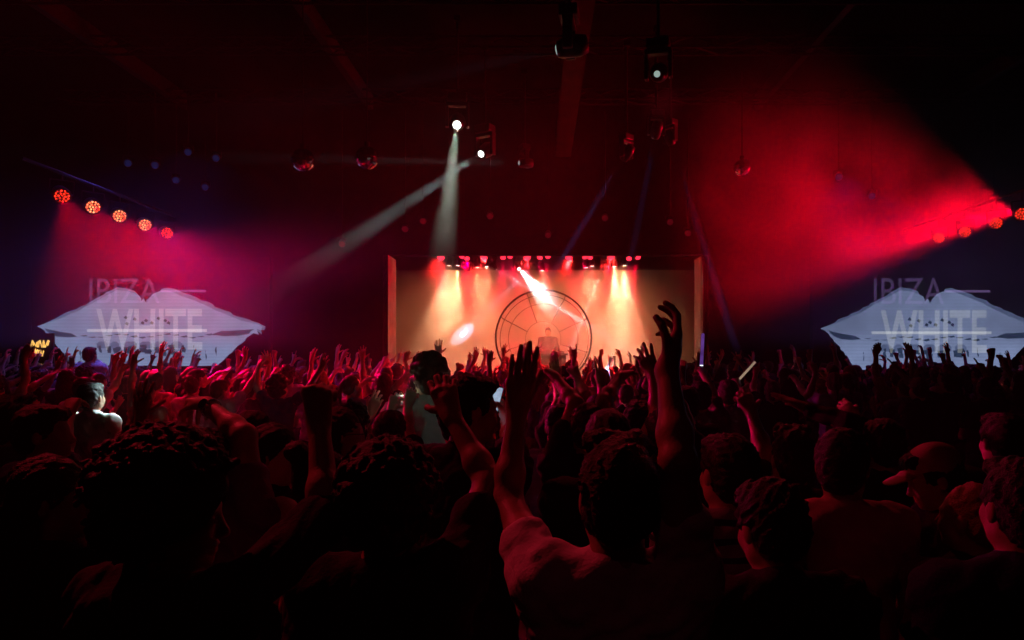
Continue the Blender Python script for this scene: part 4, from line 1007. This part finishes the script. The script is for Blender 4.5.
# performer on the stage
dj_root = Vector((.22, 18.80, SZ))
P = dict(arms={-1: dict(E=(-.27, .06, 1.16), W=(-.17, .27, 1.12), d=(.1, 1, -.1), n=(0, 0, -1), hand='relaxed'), 1: dict(E=(.27, .06, 1.16), W=(.17, .27, 1.12), d=(-.1, 1, -.1), n=(0, 0, -1), hand='relaxed')}, head=(0, -8, 0), build=1.1)
dj = make_person(P, .009, 'short', 'dark', long=True, skin=1, seed=50, loose=.03); dj.location = dj_root; dj.rotation_euler = (0, 0, PI); dj.scale = (.97,) * 3
tag(dj, 'performer as a dark shape in orange smoke behind the booth, inside the ring', 'person')
# ------------------------------------------------------------------ the crowd: a few dozen kinds of dancer, copied one by one
rnd = random.Random(77)
def armp(sd, kind):
    s = V3(sd * .165, .005, 1.465); j = lambda a: rnd.uniform(-a, a)
    def mk(e, w, d, n, h): return dict(E=tuple(s + V3(e[0] * sd, e[1], e[2])), W=tuple(s + V3(e[0] * sd, e[1], e[2]) + V3(w[0] * sd, w[1], w[2])), d=(d[0] * sd, d[1], d[2]), n=(n[0] * sd, n[1], n[2]), hand=h)
    if kind == 'up': return mk((.06 + j(.03), .06 + j(.04), .26), (-.0 + j(.06), .06 + j(.05), .24), (j(.3), .25, 1), (j(.3), 1, 0), rnd.choice(['open', 'relaxed', 'claw', 'flat']))
    if kind == 'fist': return mk((.10, .14, .22), (-.06, .08, .23), (0, .1, 1), (0, 1, 0), 'fist')
    if kind == 'point': return mk((.06, .20, .19), (-.02, .17, .18), (0, .6, .8), (0, .8, -.6), 'point')
    if kind == 'horns': return mk((.12, .12, .22), (-.06, .06, .23), (0, .15, 1), (0, 1, 0), rnd.choice(['horns', 'peace']))
    if kind == 'side': return mk((.23, .04, .16), (.08 + j(.08), .06, .23), (j(.4), .2, 1), (-.3, 1, 0), rnd.choice(['open', 'claw']))
    if kind == 'bent': return mk((.20, .12, .15), (-.12, .10, .19), (-.5, .4, .3), (-.2, .3, -1), 'bent')
    if kind == 'fwd': return mk((.06, .26, .08), (-.02, .22, .12), (0, .9, .5), (0, .4, -1), rnd.choice(['flat', 'relaxed', 'claw']))
    if kind == 'low': return mk((.09, .12, -.22), (-.04, .18, .15), (0, .6, .8), (-.5, .6, 0), rnd.choice(['relaxed', 'fist', 'claw']))
    return rest_arm(sd, rnd.choice([0, 1]))
POSES = [('up', 'up', 'both arms up'), ('up', None, 'one arm up'), (None, 'fist', 'one fist up'), ('side', 'side', 'arms flung wide'), (None, 'point', 'pointing at the stage'), ('bent', None, 'wrist bent overhead'),
         ('fwd', 'fwd', 'both hands reaching'), (None, None, 'arms down'), ('low', 'low', 'hands at chest'), ('horns', None, 'fingers making a sign'), (None, 'up', 'one arm stretched high'), ('fist', 'up', 'fist and palm up'),
         (None, 'low', 'one hand at the chest'), ('up', 'bent', 'raised arms crossing'), (None, None, 'standing still'), ('point', 'side', 'one arm pointing'), ('fwd', None, 'one arm reaching forward'), ('up', 'horns', 'hand sign and palm')]
STY = ['short', 'long', 'short', 'curly', 'short', 'quiff', 'ponytail', 'short', 'bun', 'short', 'quiff', 'long', 'curly', 'short', 'long', 'short', 'ponytail', 'short']
SNAME = {'short': 'short', 'long': 'long', 'curly': 'curly', 'quiff': 'tousled', 'ponytail': 'tied back', 'bun': 'topknot', 'afro': 'bushy'}
protos = []
for i, (a, b, desc) in enumerate(POSES):
    P = dict(arms={-1: armp(-1, a), 1: armp(1, b)}, head=(rnd.uniform(-25, 25), rnd.uniform(-6, 10), rnd.uniform(-5, 5)), build=rnd.uniform(.92, 1.05))
    t = make_person(P, .0095, STY[i], 'black', tank=(STY[i] in ('long', 'ponytail', 'bun') and i % 2 == 1), seed=100 + i, fr=1.08)
    protos.append([t, desc, STY[i], False])
ROWS = []
y = 14.3
while y > 2.3: ROWS.append(y); y -= .70 if y > 6 else .78
ORD = ['front row', 'second row', 'third row', 'fourth row', 'fifth row', 'sixth row', 'seventh row', 'eighth row', 'ninth row', 'tenth row', 'eleventh row', 'twelfth row', 'thirteenth row', 'fourteenth row', 'fifteenth row', 'sixteenth row', 'seventeenth row', 'eighteenth row', 'last row', 'last row']
ZONES = [(40, 'below yellow sign'), (90, 'below mouth screen near tip'), (150, 'below mouth screen middle'), (205, 'below smallest side lamp'), (262, 'below mouth screen far tip'),
         (330, 'before the dark wall'), (392, 'by the nearer stage reveal'), (450, 'below amber stage corner'), (500, 'below oval light patch'), (545, 'below ring, patch side'),
         (595, 'below ring, smoke side'), (650, 'below last amber lamps'), (705, 'near light sticks'), (765, 'just past light sticks'), (820, 'under red smoke'), (880, 'below cut screen tip'), (950, 'below cut screen words'), (2000, 'below short red lamp row')]
HN = list(HAIRS); SN = ['black', 'dark', 'grey', 'white', 'navy', 'black', 'red', 'pale blue', 'dark', 'pink', 'white', 'black']
used = {}; count = 0; cells = []
for ri, ry in enumerate(ROWS):
    half_l = (0 - CX - 25) / F * ry; half_r = (1024 - CX + 25) / F * ry
    step = .70 if ry > 9 else .74
    x = half_l + rnd.uniform(0, step)
    while x < half_r:
        cells.append((ri, x + rnd.uniform(-.13, .13), ry + rnd.uniform(-.2, .2))); x += step
MAXN = 300 - len(HERO_XY)
for ri, px_, py_ in cells:
    if any((px_ - hx) ** 2 + (py_ - hy) ** 2 < .50 ** 2 for hx, hy, _ in HERO_XY): continue
    # keep the view of the singled out dancers clear
    u = CX + px_ / py_ * F
    if py_ < 5.0 and 405 < u < 452: continue
    if py_ < 3.2 and any(abs(u - (CX + hx / hy * F)) < .17 / py_ * F and hy > py_ - .2 for hx, hy, _ in HERO_XY): continue
    if count >= MAXN: break
    near = py_ < 5
    w = [1.0] * len(POSES)
    if not near: 
        for k in (0, 3, 10, 13, 17): w[k] = .4
        for k in (7, 14, 12, 8): w[k] = 1.7
    k = rnd.choices(range(len(POSES)), w)[0]
    pr = protos[k]
    if not pr[3]: t = pr[0]; pr[3] = True
    else: t = copy_tree(pr[0])
    s = rnd.uniform(.92, 1.005) if py_ > 6 else rnd.uniform(.90, .99)
    t.location = (px_, py_, 0); t.rotation_euler = (0, 0, math.radians(rnd.uniform(-28, 28) - math.degrees(math.atan2(px_ * .5, 16 - py_ + 3)) * -.6)); t.scale = (s,) * 3
    sh = rnd.choice(SN); hr = rnd.choices(HN, [5, 5, 2, .7])[0]; sk = rnd.randrange(len(SKINS))
    for c in t.children:
        n = c.name.split('.')[0]
        if n in ('shirt', 'tank_top'): c.color = (*SHIRTS[sh], 1)
        elif n == 'hair': c.color = (*HAIRS[hr], 1)
        elif n == 'body': c.color = (*SKINS[sk], 1)
        elif n == 'trousers': c.color = (*rnd.choice([(.03, .035, .06), (.02, .02, .02), (.12, .1, .08)]), 1)
    zone = next(z for lim, z in ZONES if u < lim)
    row = ORD[ri] if ri < len(ORD) else 'last row'
    hs = SNAME[pr[2]] if pr[2] in ('topknot',) else SNAME[pr[2]]
    hw = {'tied back': 'ponytail', 'topknot': 'topknot'}.get(hs, hs + ' haired')
    nw = lambda s_: len(s_.replace(',', '').split())
    opts = ['%s dancer in %s top, %s, %s, %s' % (hw, sh, pr[1], zone, row), '%s %s dancer in %s, %s, %s, %s' % (hr, hw, sh, pr[1], zone, row), '%s %s dancer in %s top, %s, %s, %s' % (hr, hs, sh, pr[1], zone, row),
            '%s dancer in %s, %s, %s, %s' % (hs, sh, pr[1], zone, row), '%s dancer in %s, %s, %s, %s' % (hs, sh, pr[1], zone.replace('the ', ''), row.replace(' row', ''))]
    fit = [o_ for o_ in opts if nw(o_) <= 16]
    lab = next((o_ for o_ in fit if o_ not in used), fit[0])
    used[lab] = 1
    tag(t, lab, 'person', CROWD_GROUP); count += 1
for pr in protos:
    if not pr[3]:
        for c in list(pr[0].children): bpy.data.objects.remove(c)
        bpy.data.objects.remove(pr[0])
print('crowd', count, 'rows', len(ROWS), 'cells', len(cells))
